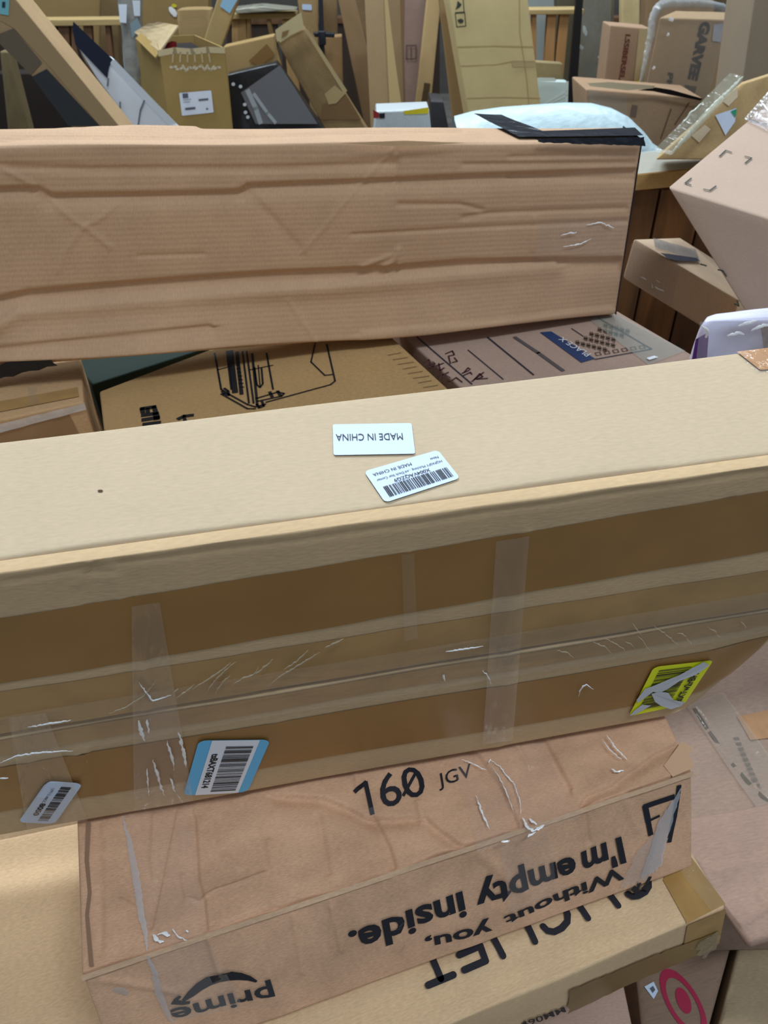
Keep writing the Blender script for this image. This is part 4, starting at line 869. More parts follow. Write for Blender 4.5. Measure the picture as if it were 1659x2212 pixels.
patch('brown_side', [(1630, 690), (1720, 700), (1720, 770), (1640, 760)], card((150, 120, 104)), R19, Sp1, (3, 3), .016)
patch('clear_film', [(1492, 676), (1720, 664), (1720, 800), (1486, 800)], film(.16, (226, 230, 240), .08, 1.0, sc=(90, 60), gl=2.2), R19, Sp1, (40, 24), .022, wrinkle=wrk(.005, 41, .02, .02), label='crinkled clear film')
for p in ([(1578, 690), (1600, 682), (1618, 678)], [(1605, 700), (1630, 688), (1650, 690)], [(1556, 710), (1580, 704), (1592, 708)], [(1500, 690), (1515, 700), (1508, 716)]): fold(p, .004, Sp1, .022, GLINT, 'film_fold', R19, ht=.004)  # white folds stand for highlights on the film
# table-like filler carton under the gap at the right
# white foam wrapped item behind the battered carton
foam = [(1015, 262), (1060, 244), (1130, 237), (1230, 232), (1320, 236), (1365, 256), (1392, 285), (1412, 300), (1420, 330), (1400, 350)]
sFm = vy(2.38, 4); R20 = root('foam_roll', 'pale bluish white foam wrapped roll lying behind the battered carton', 'foam roll', (.35, 1.6, .9))
V = []; F = []; ptsF = [(985, 262), (1030, 249), (1090, 241), (1160, 235), (1230, 231), (1290, 233), (1335, 242), (1370, 262), (1398, 290), (1422, 318), (1440, 345)]
for i, p in enumerate(ptsF):
    t = sFm.base(*p); 
    for k in range(13):
        a = math.radians(-20 + k * 20); rr_ = .13
        V.append(t + np.array([0, -rr_ * math.cos(a) * .9 + .05, rr_ * math.sin(a) - rr_]) + (np.array([.03, 0, -.0]) if i == len(ptsF) - 1 else 0) + np.random.RandomState(i * 13 + k).uniform(-.002, .002, 3))
for i in range(len(ptsF) - 1):
    for k in range(12): a = i * 13 + k; F.append((a, a + 13, a + 14, a + 1))
mesh('foam_sheet', V, F, plain('foam', (200, 222, 228), .4, .5, bump=1., bscale=38, noise=.10), R20, uv=[(i // 13 * .06, i % 13 * .04) for i in range(len(V))], smooth=True)
_fz = min(v[2] for v in V); _a, _b = sFm.base(1040, 300), sFm.base(1370, 300); _c = np.array([0, .10, 0])
_q = [np.array([p[0], p[1] - .05, z]) for z in (0, _fz) for p in (_a, _b)]
R27 = root('carton', 'plain brown carton supporting the pale foam roll', 'box', (_q[0] + _q[1]) / 2)
hexa([_q[0], _q[1], _q[3], _q[2]] + [c + _c for c in (_q[0], _q[1], _q[3], _q[2])], (4, 2, 4), .005, card((150, 122, 90)), R27)
# tall carton at the right edge
sT = vy(2.55, -4)
R21, C21 = front_box('carton', 'tall narrow greyish brown carton standing at the right edge', [(1638, -60), (1760, -60), (1740, 330), (1580, 330)], sT, .20, card((160, 140, 118), stain=.05), zb=0.)
# film wrapped carton leaning diagonally
sW = vy(1.95, -14, 18)
R22 = root('wrapped_carton', 'carton with a green-cornered white label under a shiny diagonal sheet of clear film', 'box', sW.base(1520, 330))
q = [sW.base(*p) for p in ((1605, 180), (1700, 150), (1700, 345), (1415, 345))]
bkv = np.array([.05, .12, -.02]); hexa([q[3], q[2], q[1], q[0], q[3] + bkv, q[2] + bkv, q[1] + bkv, q[0] + bkv], (8, 4, 8), .005, card((186, 156, 110)), R22)
lump('white_label', [zt4(1245, 900), zt4(1410, 845), zt4(1400, 950), zt4(1325, 1058)], sW, .003, plain('paper_label', (206, 218, 238), .5, .3), R22)
lump('green_corner', [zt4(1365, 870), zt4(1412, 852), zt4(1400, 920)], sW, .005, plain('green_print', (30, 150, 110), .5, .3), R22)
lump('pale_tape', [zt4(1060, 1060), zt4(1165, 975), zt4(1210, 1010), zt4(1120, 1115)], sW, .003, plain('pale_tape', (214, 196, 164), .4, .4), R22)
lump('pale_tape', [zt4(1300, 790), zt4(1420, 680), zt4(1420, 760), zt4(1350, 830)], sW, .003, plain('pale_tape', (214, 196, 164), .4, .4), R22)
sWf = vy(1.85, -14, 18)
patch('clear_film', [zt4(1360, 570), zt4(1470, 600), zt4(900, 1215), zt4(760, 1180)], film(.32, (214, 216, 190), .1, 1.0, sc=(16, 60), gl=1.2), R22, sWf, (16, 40), .0, wrinkle=wrk(.006, 51, .03, .08), label='diagonal sheet of clear film')
for p, wd in (([zt4(1460, 600), zt4(1330, 740), zt4(1200, 870), zt4(1050, 1040), zt4(900, 1200)], .010), ([zt4(1150, 800), zt4(1060, 880), zt4(980, 980)], .004)): fold(p, wd, sWf, .006, film(.6, (226, 232, 214), .15, .5, gl=1.3), 'film_fold', R22, ht=.006)
# lower carton with torn dark opening
sL = vy(2.66, 6)
R23, C23 = front_box('carton', 'low brown carton with a dark gap under its lifted flap, below the tall lettered cartons', [(1266, 192), (1520, 212), (1470, 420), (1275, 420)], sL, .22, card((166, 134, 104), stain=.14), zb=0.)
for a, b in (((900, 850), (820, 1080)), ((1040, 800), (930, 970))): strokes('dark_crease', [([zt4(*a), zt4(*b)], .004)], sL, R23, plain('dark_crease', (104, 80, 60), .9, .1), .003)
lump('gap_shade_sheet', [zt4(640, 705), zt4(780, 682), zt4(900, 700), zt4(1150, 770), zt4(1130, 785), zt4(900, 742), zt4(760, 712)], vy(2.63, 6), .0, plain('gap_shade_sheet', (30, 24, 22), .9, .1), R23)  # flat dark sheet paints the shade under the flap
lump('lifted_flap', [zt4(250, 650), zt4(420, 640), zt4(780, 670), zt4(760, 690), zt4(560, 705), zt4(270, 672)], vy(2.62, 6), .0, card((196, 174, 140)), R23)
lump('printed_block', [zt4(595, 818), zt4(640, 825), zt4(625, 915), zt4(580, 905)], sL, .003, plain('grey_print', (112, 92, 78), .7, .2), R23)
patch('clear_tape', [zt4(250, 700), zt4(560, 740), zt4(540, 1000), zt4(280, 900)], film(.14, (206, 196, 186), .2, .6, sc=(20, 20), gl=.6), R23, sL, (6, 6), .004)
# carton with big vertical lettering, film wrapped rim
sV = vy(2.98, 6)
R24, C24 = front_box('wrapped_carton', 'carton with large vertical grey letters wrapped in clear film, upper right', [(1425, 38), (1568, 42), (1530, 300), (1372, 300)], sV, .20, card((176, 146, 110), stain=.08), zb=0., back=(.55, .83, 0))
Q = Quad(sV, [zt4(1215, 175), zt4(1105, 632), zt4(1028, 615), zt4(1128, 165)])
GR = plain('grey_letter_print', (82, 74, 68), .6, .2)
text('GARVEE', Q, R24, GR, bold=.06, h=.003)
text('PH', Quad(sV, [zt4(918, 570), zt4(905, 700), zt4(862, 690), zt4(878, 562)]), R24, GR, bold=.03, h=.003)
lump('printed_block', [zt4(1010, 662), zt4(1100, 675), zt4(1085, 730), zt4(998, 715)], sV, .003, plain('grey_print', (112, 96, 82), .7, .2), R24)
lump('film_window', [zt4(1232, 190), zt4(1310, 180), zt4(1285, 328), zt4(1218, 318)], sV, .004, plain('pale_film', (184, 180, 180), .3, .5), R24)
Sv2 = face_surf(C24[1], C24[2], C24[5])
lump('blue_tape', [zt4(1435, 148), zt4(1505, 168), zt4(1480, 290), zt4(1440, 332), zt4(1405, 315), zt4(1408, 220)], vy(2.93, 6), 0, plain('blue_label', (120, 182, 226), .4, .4), R24)
fold([zt4(650, 680), zt4(690, 520), zt4(740, 300), zt4(760, 130), zt4(800, 50), zt4(880, 25), zt4(1100, 22), zt4(1300, 50), zt4(1380, 95), zt4(1480, 100), zt4(1550, 120)], .022, vy(2.93, 6), .0, film(.45, (208, 216, 220), .15, .8, sc=(60, 60), gl=1.2), 'film_rim', R24, ht=.02)
patch('clear_film', [zt4(760, 60), zt4(1360, 70), zt4(1180, 800), zt4(680, 690)], film(.10, (210, 206, 200), .12, .9, sc=(20, 20), gl=.8), R24, vy(2.95, 6), (10, 12), .0, wrinkle=wrk(.006, 61, .05, .05))
for p in ([zt4(760, 520), zt4(770, 535)], [zt4(870, 265), zt4(880, 275)], [zt4(880, 150), zt4(920, 155)]): fold(p, .010, vy(2.92, 6), 0, GLINT, 'film_fold', R24, ht=.004)
# slimmer carton with a column of reddish letters
sX = vy(3.28, 6)
R25, C25 = front_box('carton', 'slim carton with a vertical column of reddish letters, left of the film wrapped lettered carton', [(1318, 54), (1408, 62), (1372, 300), (1290, 300)], sX, .12, card((172, 140, 112), stain=.08), zb=0.)
text('I.SSIBERSELA', Quad(sX, [zt4(585, 270), zt4(525, 672), zt4(485, 668), zt4(545, 265)]), R25, plain('red_brown_print', (112, 62, 52), .6, .2), bold=.03, h=.003)
lump('pale_edge', [zt4(650, 235), zt4(745, 215), zt4(690, 670), zt4(605, 680)], sX, .003, card((204, 182, 138)), R25)
lump('yellow_label', [zt4(605, 640), zt4(640, 615), zt4(672, 650), zt4(660, 680), zt4(620, 680)], sX, .005, plain('yellow_label', (206, 196, 50), .5, .3), R25)
# film wrapped pile left of it
sY = vy(4.4, 4)
R26, C26 = front_box('wrapped_carton', 'tall dim carton wrapped in clear film beside the dark post', [(1268, -60), (1330, -60), (1318, 300), (1232, 300)], sY, .10, card((128, 116, 96), stain=.2), zb=0.)
patch('clear_film', [(1264, -40), (1322, -40), (1310, 260), (1240, 260)], film(.18, (190, 200, 190), .1, 1., sc=(20, 20), gl=1.2), R26, vy(4.36, 4), (8, 20), 0, wrinkle=wrk(.008, 71, .05, .05))
for p in ([zt4(330, 445), zt4(410, 440)], [zt4(220, 200), zt4(240, 280)], [zt4(190, 360), zt4(210, 380)]): fold(p, .014, vy(4.35, 4), 0, plain('pale_film', (190, 196, 190), .3, .5), 'film_fold', R26)
sZ = vy(3.6, 4)
front_box('carton', 'pale yellow plank carton standing behind the lettered cartons', [zt4(520, -150), zt4(665, -150), zt4(655, 260), zt4(518, 260)], vy(3.62, 4), .05, card((224, 200, 146)), zb=0.)
front_box('carton', 'wide brown carton seen above the film rim at the upper right', [(1400, -60), (1575, -60), (1570, 120), (1390, 120)], vy(4.2, 4), .1, card((164, 132, 96)), zb=0.)
front_box('carton', 'dull brown carton above the film wrapped pile at the top right', [(1560, -60), (1650, -60), (1645, 100), (1560, 100)], vy(3.6, 4), .1, card((110, 92, 70)), zb=0.)

# ================================================================== BACKGROUND PILE
def pbox(label, q, y, mat, depth=.3, yaw=4, name='carton', lean=0, back=(0, 1, 0), **k):
    s = vy(y, yaw, lean); R_, C_ = front_box(name, label, q, s, depth, mat, zb=k.pop('zb', 0.), back=back, **k); return R_, C_, s
# long carton leaning from the left edge
R_, C_, s_ = pbox('long taped carton leaning diagonally in the upper left corner', [(-160, -130), (-62, -120), (256, 270), (150, 270)], 2.6, card((176, 146, 108), stain=.12), .10, 4, back=(.05, .99, 0), zb=.0)
s_ = vy(2.6, 4)
R_, C_, s_ = pbox('long carton with dark taped side leaning diagonally in the upper left corner', [(-90, -110), (30, 0), (262, 272), (215, 274)], 2.8, card((186, 156, 116), stain=.12), .10, 4) if False else (R_, C_, s_)
lump('dark_tape', [za(205, 490), za(300, 440), za(640, 805), za(440, 805)], s_, .003, plain('grey_black_tape', (52, 54, 58), .4, .4, noise=.2, bscale=20), R_)
lump('brown_tape_strip', [za(0, 215), za(90, 180), za(270, 400), za(200, 480), za(0, 280)], s_, .002, plain('grey_brown_tape', (112, 98, 78), .4, .4, noise=.15, bscale=20), R_)
sE = face_surf(C_[1], C_[2], C_[5])
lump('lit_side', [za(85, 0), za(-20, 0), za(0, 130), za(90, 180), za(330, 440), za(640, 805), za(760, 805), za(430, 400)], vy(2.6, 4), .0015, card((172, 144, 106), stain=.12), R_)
lump('teal_label', [za(-10, -10), za(62, -5), za(58, 98), za(2, 88)], s_, .004, plain('teal_label', (128, 196, 204), .5, .3), R_)
lump('label_print', [za(18, 10), za(38, 10), za(36, 48), za(16, 46)], s_, .006, plain('dark_print', (50, 60, 70), .5, .3), R_)
# white board with a navy corner
sB = vy(2.95, -6)
R_ = root('board', 'white marbled board with a navy blue corner leaning left of the open carton', 'board', sB.base(330, 270) * (1, 1, 0))
q = [sB.base(*p) for p in (za(475, 135), za(728, 378), za(1128, 790), za(850, 800))]
g1 = to_z(q[1], q[2], 0); g0 = to_z(q[0], q[3], 0)
bb = np.array([-.02, .05, .0])
hexa([g0, g1, q[1], sB.base(*za(488, 280)), g0 + bb, g1 + bb, q[1] + bb, sB.base(*za(488, 280)) + bb], (4, 1, 6), .004, plain('white_laminate', (238, 240, 246), .35, .4), R_, 'panel')
lump('navy_corner', [za(475, 135), za(728, 378), za(703, 430), za(692, 500), za(488, 285), za(470, 180)], sB, .008, plain('navy_laminate', (28, 36, 56), .4, .4), R_)
lump('white_edge', [za(728, 378), za(745, 382), za(1135, 788), za(1085, 792), za(712, 400)], sB, .010, plain('white_laminate', (226, 232, 240), .35, .4), R_)
for p in ([za(930, 640), za(905, 700), za(890, 800)], [za(775, 650), za(775, 700)], [za(700, 500), za(695, 545)]): strokes('grey_vein', [(p, .006)], sB, R_, plain('grey_vein', (120, 124, 130), .5, .3), .010)
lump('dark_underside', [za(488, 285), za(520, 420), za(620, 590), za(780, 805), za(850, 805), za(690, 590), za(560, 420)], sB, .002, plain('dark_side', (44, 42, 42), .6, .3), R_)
# open carton
sO = vy(3.3, 4)
tl, tr, br, bl = [sO.base(*p) for p in (za(1020, 328), za(1432, 308), za(1478, 790), za(1085, 800))]
bl, br = to_z(tl, bl, .55), to_z(tr, br, .55); lb = Surf((0, 3.62, 0), (0, -1, 0)).base(*za(870, 262)) - tl
R_ = root('open_carton', 'open brown carton with a raised flap and a white shipping label, in the pile', 'box', (bl + br) / 2)
MO = card((168, 138, 82), var=.04, stain=.08)
def wall(nm, a, b, c, d, mat=MO, t=.006, label=None): return patch(nm, [a, b, c, d], mat, R_, None, (2, 2), 0, thick=t, label=label)
bkO = np.array([lb[0], lb[1], 0.])
wall('front_panel', tl, tr, br, bl); wall('left_panel', tl + bkO, tl, bl, bl + bkO); wall('right_panel', tr, tr + bkO, br + bkO, br); wall('back_panel', tl + bkO, tr + bkO, br + bkO, bl + bkO)
wall('bottom_panel', bl + bkO, br + bkO, br, bl)
fa = [sO.base(*za(1000, 328)), sO.base(*za(868, 262)), sO.base(*za(965, 130)), sO.base(*za(1140, 160))]
patch('raised_flap', [tl, tl + bkO + (0, 0, .02), vy(3.5, 4).base(*za(975, 132)), vy(3.35, 4).base(*za(1140, 162))], card((196, 172, 132), stain=.2), R_, None, (4, 4), 0, thick=.005, label='flap raised at the left')
patch('left_flap', [vy(3.6, 4).base(*za(868, 245)), vy(3.6, 4).base(*za(975, 130)), tl, tl + (-.02, 0, -.02)], MO, R_, None, (2, 2), 0, thick=.005)
ctn = (tl + tr) / 2 + bkO * .5
hexa([p + np.array([0, 0, 0]) for p in (bl + bkO * .1 + (.02, 0, .01), br + bkO * .1 + (-.02, 0, .01), tr + bkO * .1 + (-.02, 0, -.03), tl + bkO * .1 + (.02, 0, -.03), bl + bkO * .9 + (.02, 0, .01), br + bkO * .9 + (-.02, 0, .01), tr + bkO * .9 + (-.02, 0, -.02), tl + bkO * .9 + (.02, 0, -.02))], (4, 3, 2), .01, plain('dark_contents', (34, 32, 36), .4, .5), R_, 'contents', wob=.004)
lump('red_contents', [za(1050, 322), za(1070, 275), za(1100, 262), za(1130, 268), za(1132, 300), za(1095, 318)], vy(3.36, 4), 0, plain('red_plastic', (150, 30, 40), .4, .4), R_)
Q, st = sticker(sO, [za(1147, 594), za(1352, 577), za(1368, 718), za(1165, 740)], R_, rgb=(226, 230, 240), r=.03, h=.004, name='shipping_label')
for b_ in ((.10, .03, .27, .24), (.58, .33, .88, .42), (.13, .66, .45, .76), (.78, .76, .84, .84), (.1, .3, .35, .32), (.1, .4, .3, .42)): sheet('print_block', Q, [rect(*b_)], plain('label_print', (96, 100, 110), .6, .2), st, .007)
st_.name if False else None
scr = [([za(1090 + 40 * k, 430 + 14 * math.sin(k * 2.1)), za(1110 + 40 * k, 440 - 12 * math.cos(k * 1.7)), za(1130 + 40 * k, 425 + 8 * math.sin(k))], .008) for k in range(8)]
strokes('chalk_scrawl', scr, sO, R_, plain('pale_chalk', (206, 190, 160), .9, .1), .003)
strokes('torn_rim', [([za(1020, 340), za(1120, 322), za(1230, 330), za(1330, 318), za(1430, 322)], .02)], sO, R_, card((208, 188, 146)), .003)
strokes('tape_residue', [([za(1110 + 45 * k, 335), za(1105 + 48 * k, 395)], .006) for k in range(6)], sO, R_, plain('pale_chalk', (190, 170, 130), .9, .1), .003)
# support under it
pbox('brown carton carrying the open carton', [(330, 400), (520, 400), (530, 500), (330, 500)], 3.28, card((150, 122, 84)), .36) if False else None
c0 = np.array([bl[0] - .05, bl[1] - .03, 0]); c1 = np.array([br[0] + .05, br[1] - .03, 0])
R_s = root('carton', 'brown carton carrying the open carton of the pile', 'box', (c0 + c1) / 2); H55 = np.array([0, 0, bl[2] - .008]); bb = np.array([0, .42, 0])
hexa([c0, c1, c1 + H55, c0 + H55, c0 + bb, c1 + bb, c1 + bb + H55, c0 + bb + H55], (4, 4, 4), .005, card((150, 122, 84)), R_s)
# black film bag with grey carton
R_, C_, s_ = pbox('black film bag with a grey carton inside, right of the open carton', [zb2(30, 480), zb2(345, 405), zb2(600, 765), zb2(60, 780)], 3.5, plain('black_film', (30, 34, 40), .22, .6, bump=.9, bscale=10), .08, 4, name='film_bag', cat='bag', zb=.7)
lump('grey_panel', [zb2(120, 590), zb2(370, 415), zb2(610, 790), zb2(215, 790)], s_, .008, plain('grey_film', (112, 112, 116), .35, .5, bump=.4, bscale=10), R_)
strokes('pale_streak', [([zb2(165, 580), zb2(215, 690), zb2(245, 780)], .02), ([zb2(205, 600), zb2(290, 720), zb2(340, 780)], .014)], s_, R_, plain('pale_film', (170, 176, 182), .25, .5), .010)
for x, y in ((72, 535), (118, 550), (145, 665), (150, 715), (165, 745)): lump('film_glint', [zb2(x + 12 * math.cos(a), y + 12 * math.sin(a)) for a in np.linspace(0, 6.28, 8)[:-1]], s_, .012, plain('pale_film', (214, 220, 226), .2, .6), R_)  # pale discs paint glints onto the black film
# battered diagonal carton with torn end
R_, C_, s_ = pbox('battered brown carton leaning diagonally with a torn open end, centre of the pile', [zb2(345, 262), zb2(520, 182), zb2(885, 765), zb2(625, 765)], 3.66, card((150, 122, 82), stain=.4, scale=.5), .08, 4)
lump('torn_end', [zb2(340, 192), zb2(420, 135), zb2(505, 78), zb2(525, 180), zb2(440, 225), zb2(372, 272), zb2(345, 250)], vy(3.64, 4), .0, card((206, 186, 140), stain=.5, scale=.4), R_)
lump('torn_hole', [zb2(385, 205), zb2(430, 190), zb2(415, 225), zb2(380, 245)], vy(3.63, 4), .0, card((140, 110, 70)), R_)
lump('edge_strip', [zb2(525, 185), zb2(550, 190), zb2(800, 580), zb2(780, 600)], s_, .004, card((188, 164, 120)), R_)
lump('tape_tear', [zb2(655, 600), zb2(720, 545), zb2(785, 600), zb2(730, 660), zb2(680, 668)], s_, .004, card((186, 160, 112), stain=.4), R_)
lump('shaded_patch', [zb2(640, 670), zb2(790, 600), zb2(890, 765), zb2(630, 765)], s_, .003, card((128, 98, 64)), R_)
# upright cartons in the middle
R_, C_, s_ = pbox('tall dim carton leaning behind the upright plank carton, upper middle', [zb2(720, -100), zb2(835, -60), zb2(985, 560), zb2(860, 560)], 4.35, card((158, 128, 92), stain=.1), .10, 4, n=(4, 3, 12))
R_, C_, s_ = pbox('slim dim carton half hidden left of the upright plank carton', [zb2(840, -80), zb2(920, -80), zb2(950, 400), zb2(905, 400)], 4.55, card((140, 114, 80)), .05)
R_, C_, s_ = pbox('tall upright plank carton in the upper middle with a pale edge', [zb2(905, -80), zb2(1035, -80), zb2(1075, 770), zb2(945, 770)], 3.87, card((186, 156, 116), stain=.06), .12, 4, back=(.6, .8, 0), n=(4, 3, 12))
lump('pale_edge', [zb2(1035, -60), zb2(1060, 0), zb2(1108, 400), zb2(1150, 690), zb2(1120, 760), zb2(1074, 760)], vy(3.86, 4), .0, card((212, 184, 130)), R_)
R_, C_, s_ = pbox('wide greyish pink carton behind the upright plank carton', [zb2(1050, -80), zb2(1340, -80), zb2(1290, 700), zb2(1120, 700)], 4.14, card((160, 134, 122), stain=.12), .10)
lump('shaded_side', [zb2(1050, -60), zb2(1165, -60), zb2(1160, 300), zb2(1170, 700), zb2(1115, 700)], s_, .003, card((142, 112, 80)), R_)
strokes('printed_square', [([zb2(1180, 290), zb2(1240, 290), zb2(1238, 375), zb2(1178, 375), zb2(1180, 290)], .005), ([zb2(1208, 300), zb2(1208, 365)], .005)], s_, R_, plain('faint_ink', (110, 88, 78), .7, .2), .005)
R_, C_, s_ = pbox('slim carton leaning against the large pale panel, upper middle', [zb2(1325, -120), zb2(1412, -120), zb2(1335, 670), zb2(1238, 670)], 4.0, card((204, 172, 122), stain=.1), .07, 4, n=(3, 3, 12))
strokes('printed_marks', [([zb2(1310, 545), zb2(1305, 580)], .03), ([zb2(1300, 605), zb2(1295, 640)], .03)], s_, R_, plain('dark_scuff', (96, 76, 56), .8, .2), .003)
# large pale panel with its side
sP = vy(3.4, 6)
R_, C_, s_ = pbox('large pale tan carton panel standing upright with two printed symbols, upper middle', [zc(270, -120), zc(985, -120), zc(1130, 1100), zc(478, 1100)], 3.4, card((226, 202, 146), var=.03, stain=.08), .10, 6, back=(-.15, .98, 0), n=(10, 3, 14))
fl = lambda pts, wd: strokes('fold_line', [([zc(*p) for p in pts], wd)], s_, R_, card((196, 170, 118)), .003)
fl([(365, 420), (700, 412), (1050, 420)], .004); fl([(390, 590), (700, 580), (860, 548), (1065, 550)], .003); fl([(450, 880), (800, 870), (1110, 880)], .003); fl([(920, -60), (925, 300), (985, 700), (1010, 1000)], .003)
lump('dull_tape', [zc(850, 545), zc(1062, 550), zc(1068, 600), zc(860, 600)], s_, .002, card((206, 182, 130)), R_)
DP_ = plain('grey_symbol_ink', (72, 74, 66), .6, .2)
strokes('symbol_frame', [([zc(318, -20), zc(415, -20), zc(425, 108), zc(345, 112)], .003), ([zc(345, 118), zc(430, 112), zc(440, 232), zc(358, 240), zc(345, 118)], .003)], s_, R_, DP_, .003)
lump('printed_symbol', [zc(365, 5), zc(402, 40), zc(388, 62), zc(345, 88), zc(360, 50)], s_, .004, DP_, R_); lump('printed_symbol', [zc(362, 178), zc(395, 165), zc(420, 180), zc(412, 205), zc(385, 208)], s_, .004, DP_, R_)
R_, C_, s_ = pbox('brown side board leaning against the large pale panel', [zc(195, -60), zc(285, -60), zc(462, 1040), zc(320, 1040)], 3.62, card((166, 136, 94), stain=.1), .05, 6, n=(3, 3, 12))
# small package and dark item on the pile
def ledge(label, q, y, mat, depth, cat, name, zb, yaw=4): return pbox(label, q, y, mat, depth, yaw, name, zb=zb, cat=cat)
# pallets
def pallet(label, y, pxl, pxr, pyt, posts, rail_mat, post_mat, name='pallet', thick=14):
    s = vy(y, 3); a, b = s.base(pxl, pyt), s.base(pxr, pyt + (pxr - pxl) * -.01)
    h = abs(s.base(pxl, pyt)[2] - s.base(pxl, pyt + thick)[2])
    Rp = root(name, label, 'pallet', np.array([(a[0] + b[0]) / 2, a[1], 0]))
    bk = np.array([0, .12, 0]); dz = np.array([0, 0, -h])
    hexa([a + dz, b + dz, b, a, a + dz + bk, b + dz + bk, b + bk, a + bk], (2, 1, 1), .003, rail_mat, Rp, 'rail')
    a2, b2 = a + dz * 1.0 + (0, .015, 0), b + dz + (0, .015, 0)
    for (x0, x1, x2, x3, yt, yb) in posts:
        p = [s.base(*c) for c in ((x0, yt), (x1, yt), (x3, yb), (x2, yb))]; p = [c + (0, .02, 0) for c in p]
        p[0][2] = p[1][2] = (a + dz)[2] - .001
        p[3], p[2] = to_z(p[0], p[3], 0), to_z(p[1], p[2], 0); bk2 = np.array([0, .04, 0])
        hexa([p[3], p[2], p[1], p[0]] + [c + bk2 for c in (p[3], p[2], p[1], p[0])], (1, 1, 2), .002, post_mat, Rp, 'slat')
    return Rp, s
RW = wood((206, 176, 118), .3, 'X', 20); PW = wood((176, 128, 78), .4, 'Y', 20); PD = wood((120, 82, 52), .4, 'Y', 20)
pallet('wooden pallet standing on end behind the leaning cartons, upper left', 4.6, 70, 262, 43, [(96, 120, 96, 122, 62, 140), (124, 148, 126, 150, 62, 140), (152, 164, 158, 172, 60, 160), (178, 196, 186, 200, 60, 150), (226, 236, 234, 246, 60, 170)], RW, PD)
pallet('pale wooden pallet in the middle of the background', 4.6, 492, 640, 30, [(500, 530, 500, 532, 45, 90), (532, 540, 532, 542, 45, 90), (574, 582, 584, 594, 45, 90), (606, 628, 610, 632, 20, 60)], RW, wood((186, 148, 94), .3, 'Y', 20), thick=12)
pallet('pale wooden pallet standing right of the large pale panel', 4.2, 1140, 1262, 21, [(1184, 1203, 1178, 1198, 36, 135), (1210, 1230, 1202, 1222, 48, 135), (1150, 1160, 1150, 1160, 40, 130)], RW, wood((190, 140, 84), .3, 'Y', 20), thick=11)
R_, s_ = pallet('dark backing pallet deep in the pile', 6.3, -60, 480, 50, [(-40, 60, -40, 60, 60, 300), (70, 200, 70, 200, 60, 300), (210, 330, 210, 330, 60, 300), (340, 470, 340, 470, 60, 300)], PD, wood((58, 40, 28), .4, 'Y', 20))
R_, s_ = pallet('dark brown pallet behind the upright cartons', 6.0, 480, 960, 40, [(490, 600, 490, 600, 60, 300), (610, 720, 610, 720, 60, 300), (730, 840, 730, 840, 60, 300), (850, 950, 850, 950, 60, 300)], PD, wood((62, 44, 30), .4, 'Y', 20))
R_, s_ = pallet('dark brown pallet behind the pale pallet, right of the large panel', 5.7, 1100, 1500, 40, [(1110, 1200, 1110, 1200, 60, 300), (1210, 1290, 1210, 1290, 60, 300), (1300, 1390, 1300, 1390, 60, 300), (1400, 1490, 1400, 1490, 60, 300)], PD, wood((62, 40, 26), .4, 'Y', 20))
# pale items above / beside the right pallet
pbox('grey and white appliance edge above the right pallet', [zc(1000, -100), zc(1250, -100), zc(1250, 80), zc(1005, 80)], 4.95, plain('pale_grey', (170, 176, 170), .5, .3), .08, cat='box')
pbox('olive grey carton above the right pallet beside the dark post', [zc(1262, -100), zc(1480, -100), zc(1480, 78), zc(1262, 78)], 4.6, plain('olive_grey', (104, 96, 76), .6, .3), .1)
pbox('black upright post right of the pale pallet', [(1250, -60), (1264, -60), (1244, 240), (1224, 240)], 3.95, plain('black_metal', (26, 24, 26), .5, .4), .03, name='post', cat='post')
pbox('brown carton piece with dark stains beside the large pale panel', [zc(1040, 552), zc(1310, 568), zc(1318, 730), zc(1060, 730)], 3.75, card((156, 136, 96), stain=.3), .05)
R_, C_, s_ = pbox('white moulded panel beside the large pale panel', [zc(1060, 720), zc(1358, 732), zc(1350, 1000), zc(1080, 1000)], 3.6, plain('white_plastic', (204, 220, 216), .4, .4), .05, name='panel', cat='panel')
strokes('raised_rib', [([zc(1140, 930), zc(1340, 815)], .008), ([zc(1140, 950), zc(1345, 850)], .006), ([zc(1345, 735), zc(1338, 990)], .012)], s_, R_, plain('white_plastic', (226, 238, 234), .4, .4), .006)
lump('rounded_top', [zc(1060, 705), zc(1085, 692), zc(1230, 694), zc(1248, 712), zc(1240, 725), zc(1065, 725)], s_, .006, plain('white_plastic', (226, 238, 234), .4, .4), R_)
# back row cartons
pbox('large plain carton in the back row, upper left', [za(130, -160), za(645, -160), za(640, 118), za(160, 130)], 5.0, card((164, 134, 88), stain=.05), .2)
pbox('dim carton in the back row beside the film column', [za(645, -160), za(760, -160), za(760, 110), za(645, 110)], 4.9, card((132, 108, 72)), .1)
R_, C_, s_ = pbox('carton with a yellow sticker and shiny tape behind the open carton', [za(900, -160), za(1335, -160), za(1335, 270), za(900, 270)], 4.4, card((154, 126, 80), stain=.08), .1)
lump('yellow_label', [za(1098, 30), za(1112, 22), za(1132, 32), za(1128, 46), za(1104, 48)], s_, .004, plain('yellow_label', (214, 204, 50), .5, .3), R_)
fold([za(1085, 45), za(1100, 65), za(1120, 90), za(1115, 102)], .02, s_, .004, GLINT, 'shiny_tape', R_)
pbox('brown carton behind the open carton on the right', [za(1130, 60), za(1345, 55), za(1330, 300), za(1150, 300)], 4.2, card((166, 138, 94)), .1)
R_, C_, s_ = pbox('slim carton with blue tape leaning left of the middle pallet', [za(1420, -100), za(1560, -100), za(1410, 330), za(1290, 300)], 3.98, card((178, 150, 100), stain=.1), .06, zb=.6)
lump('blue_tape', [za(1430, -20), za(1530, -20), za(1470, 85), za(1408, 40)], s_, .004, plain('blue_label', (150, 190, 218), .4, .4), R_)
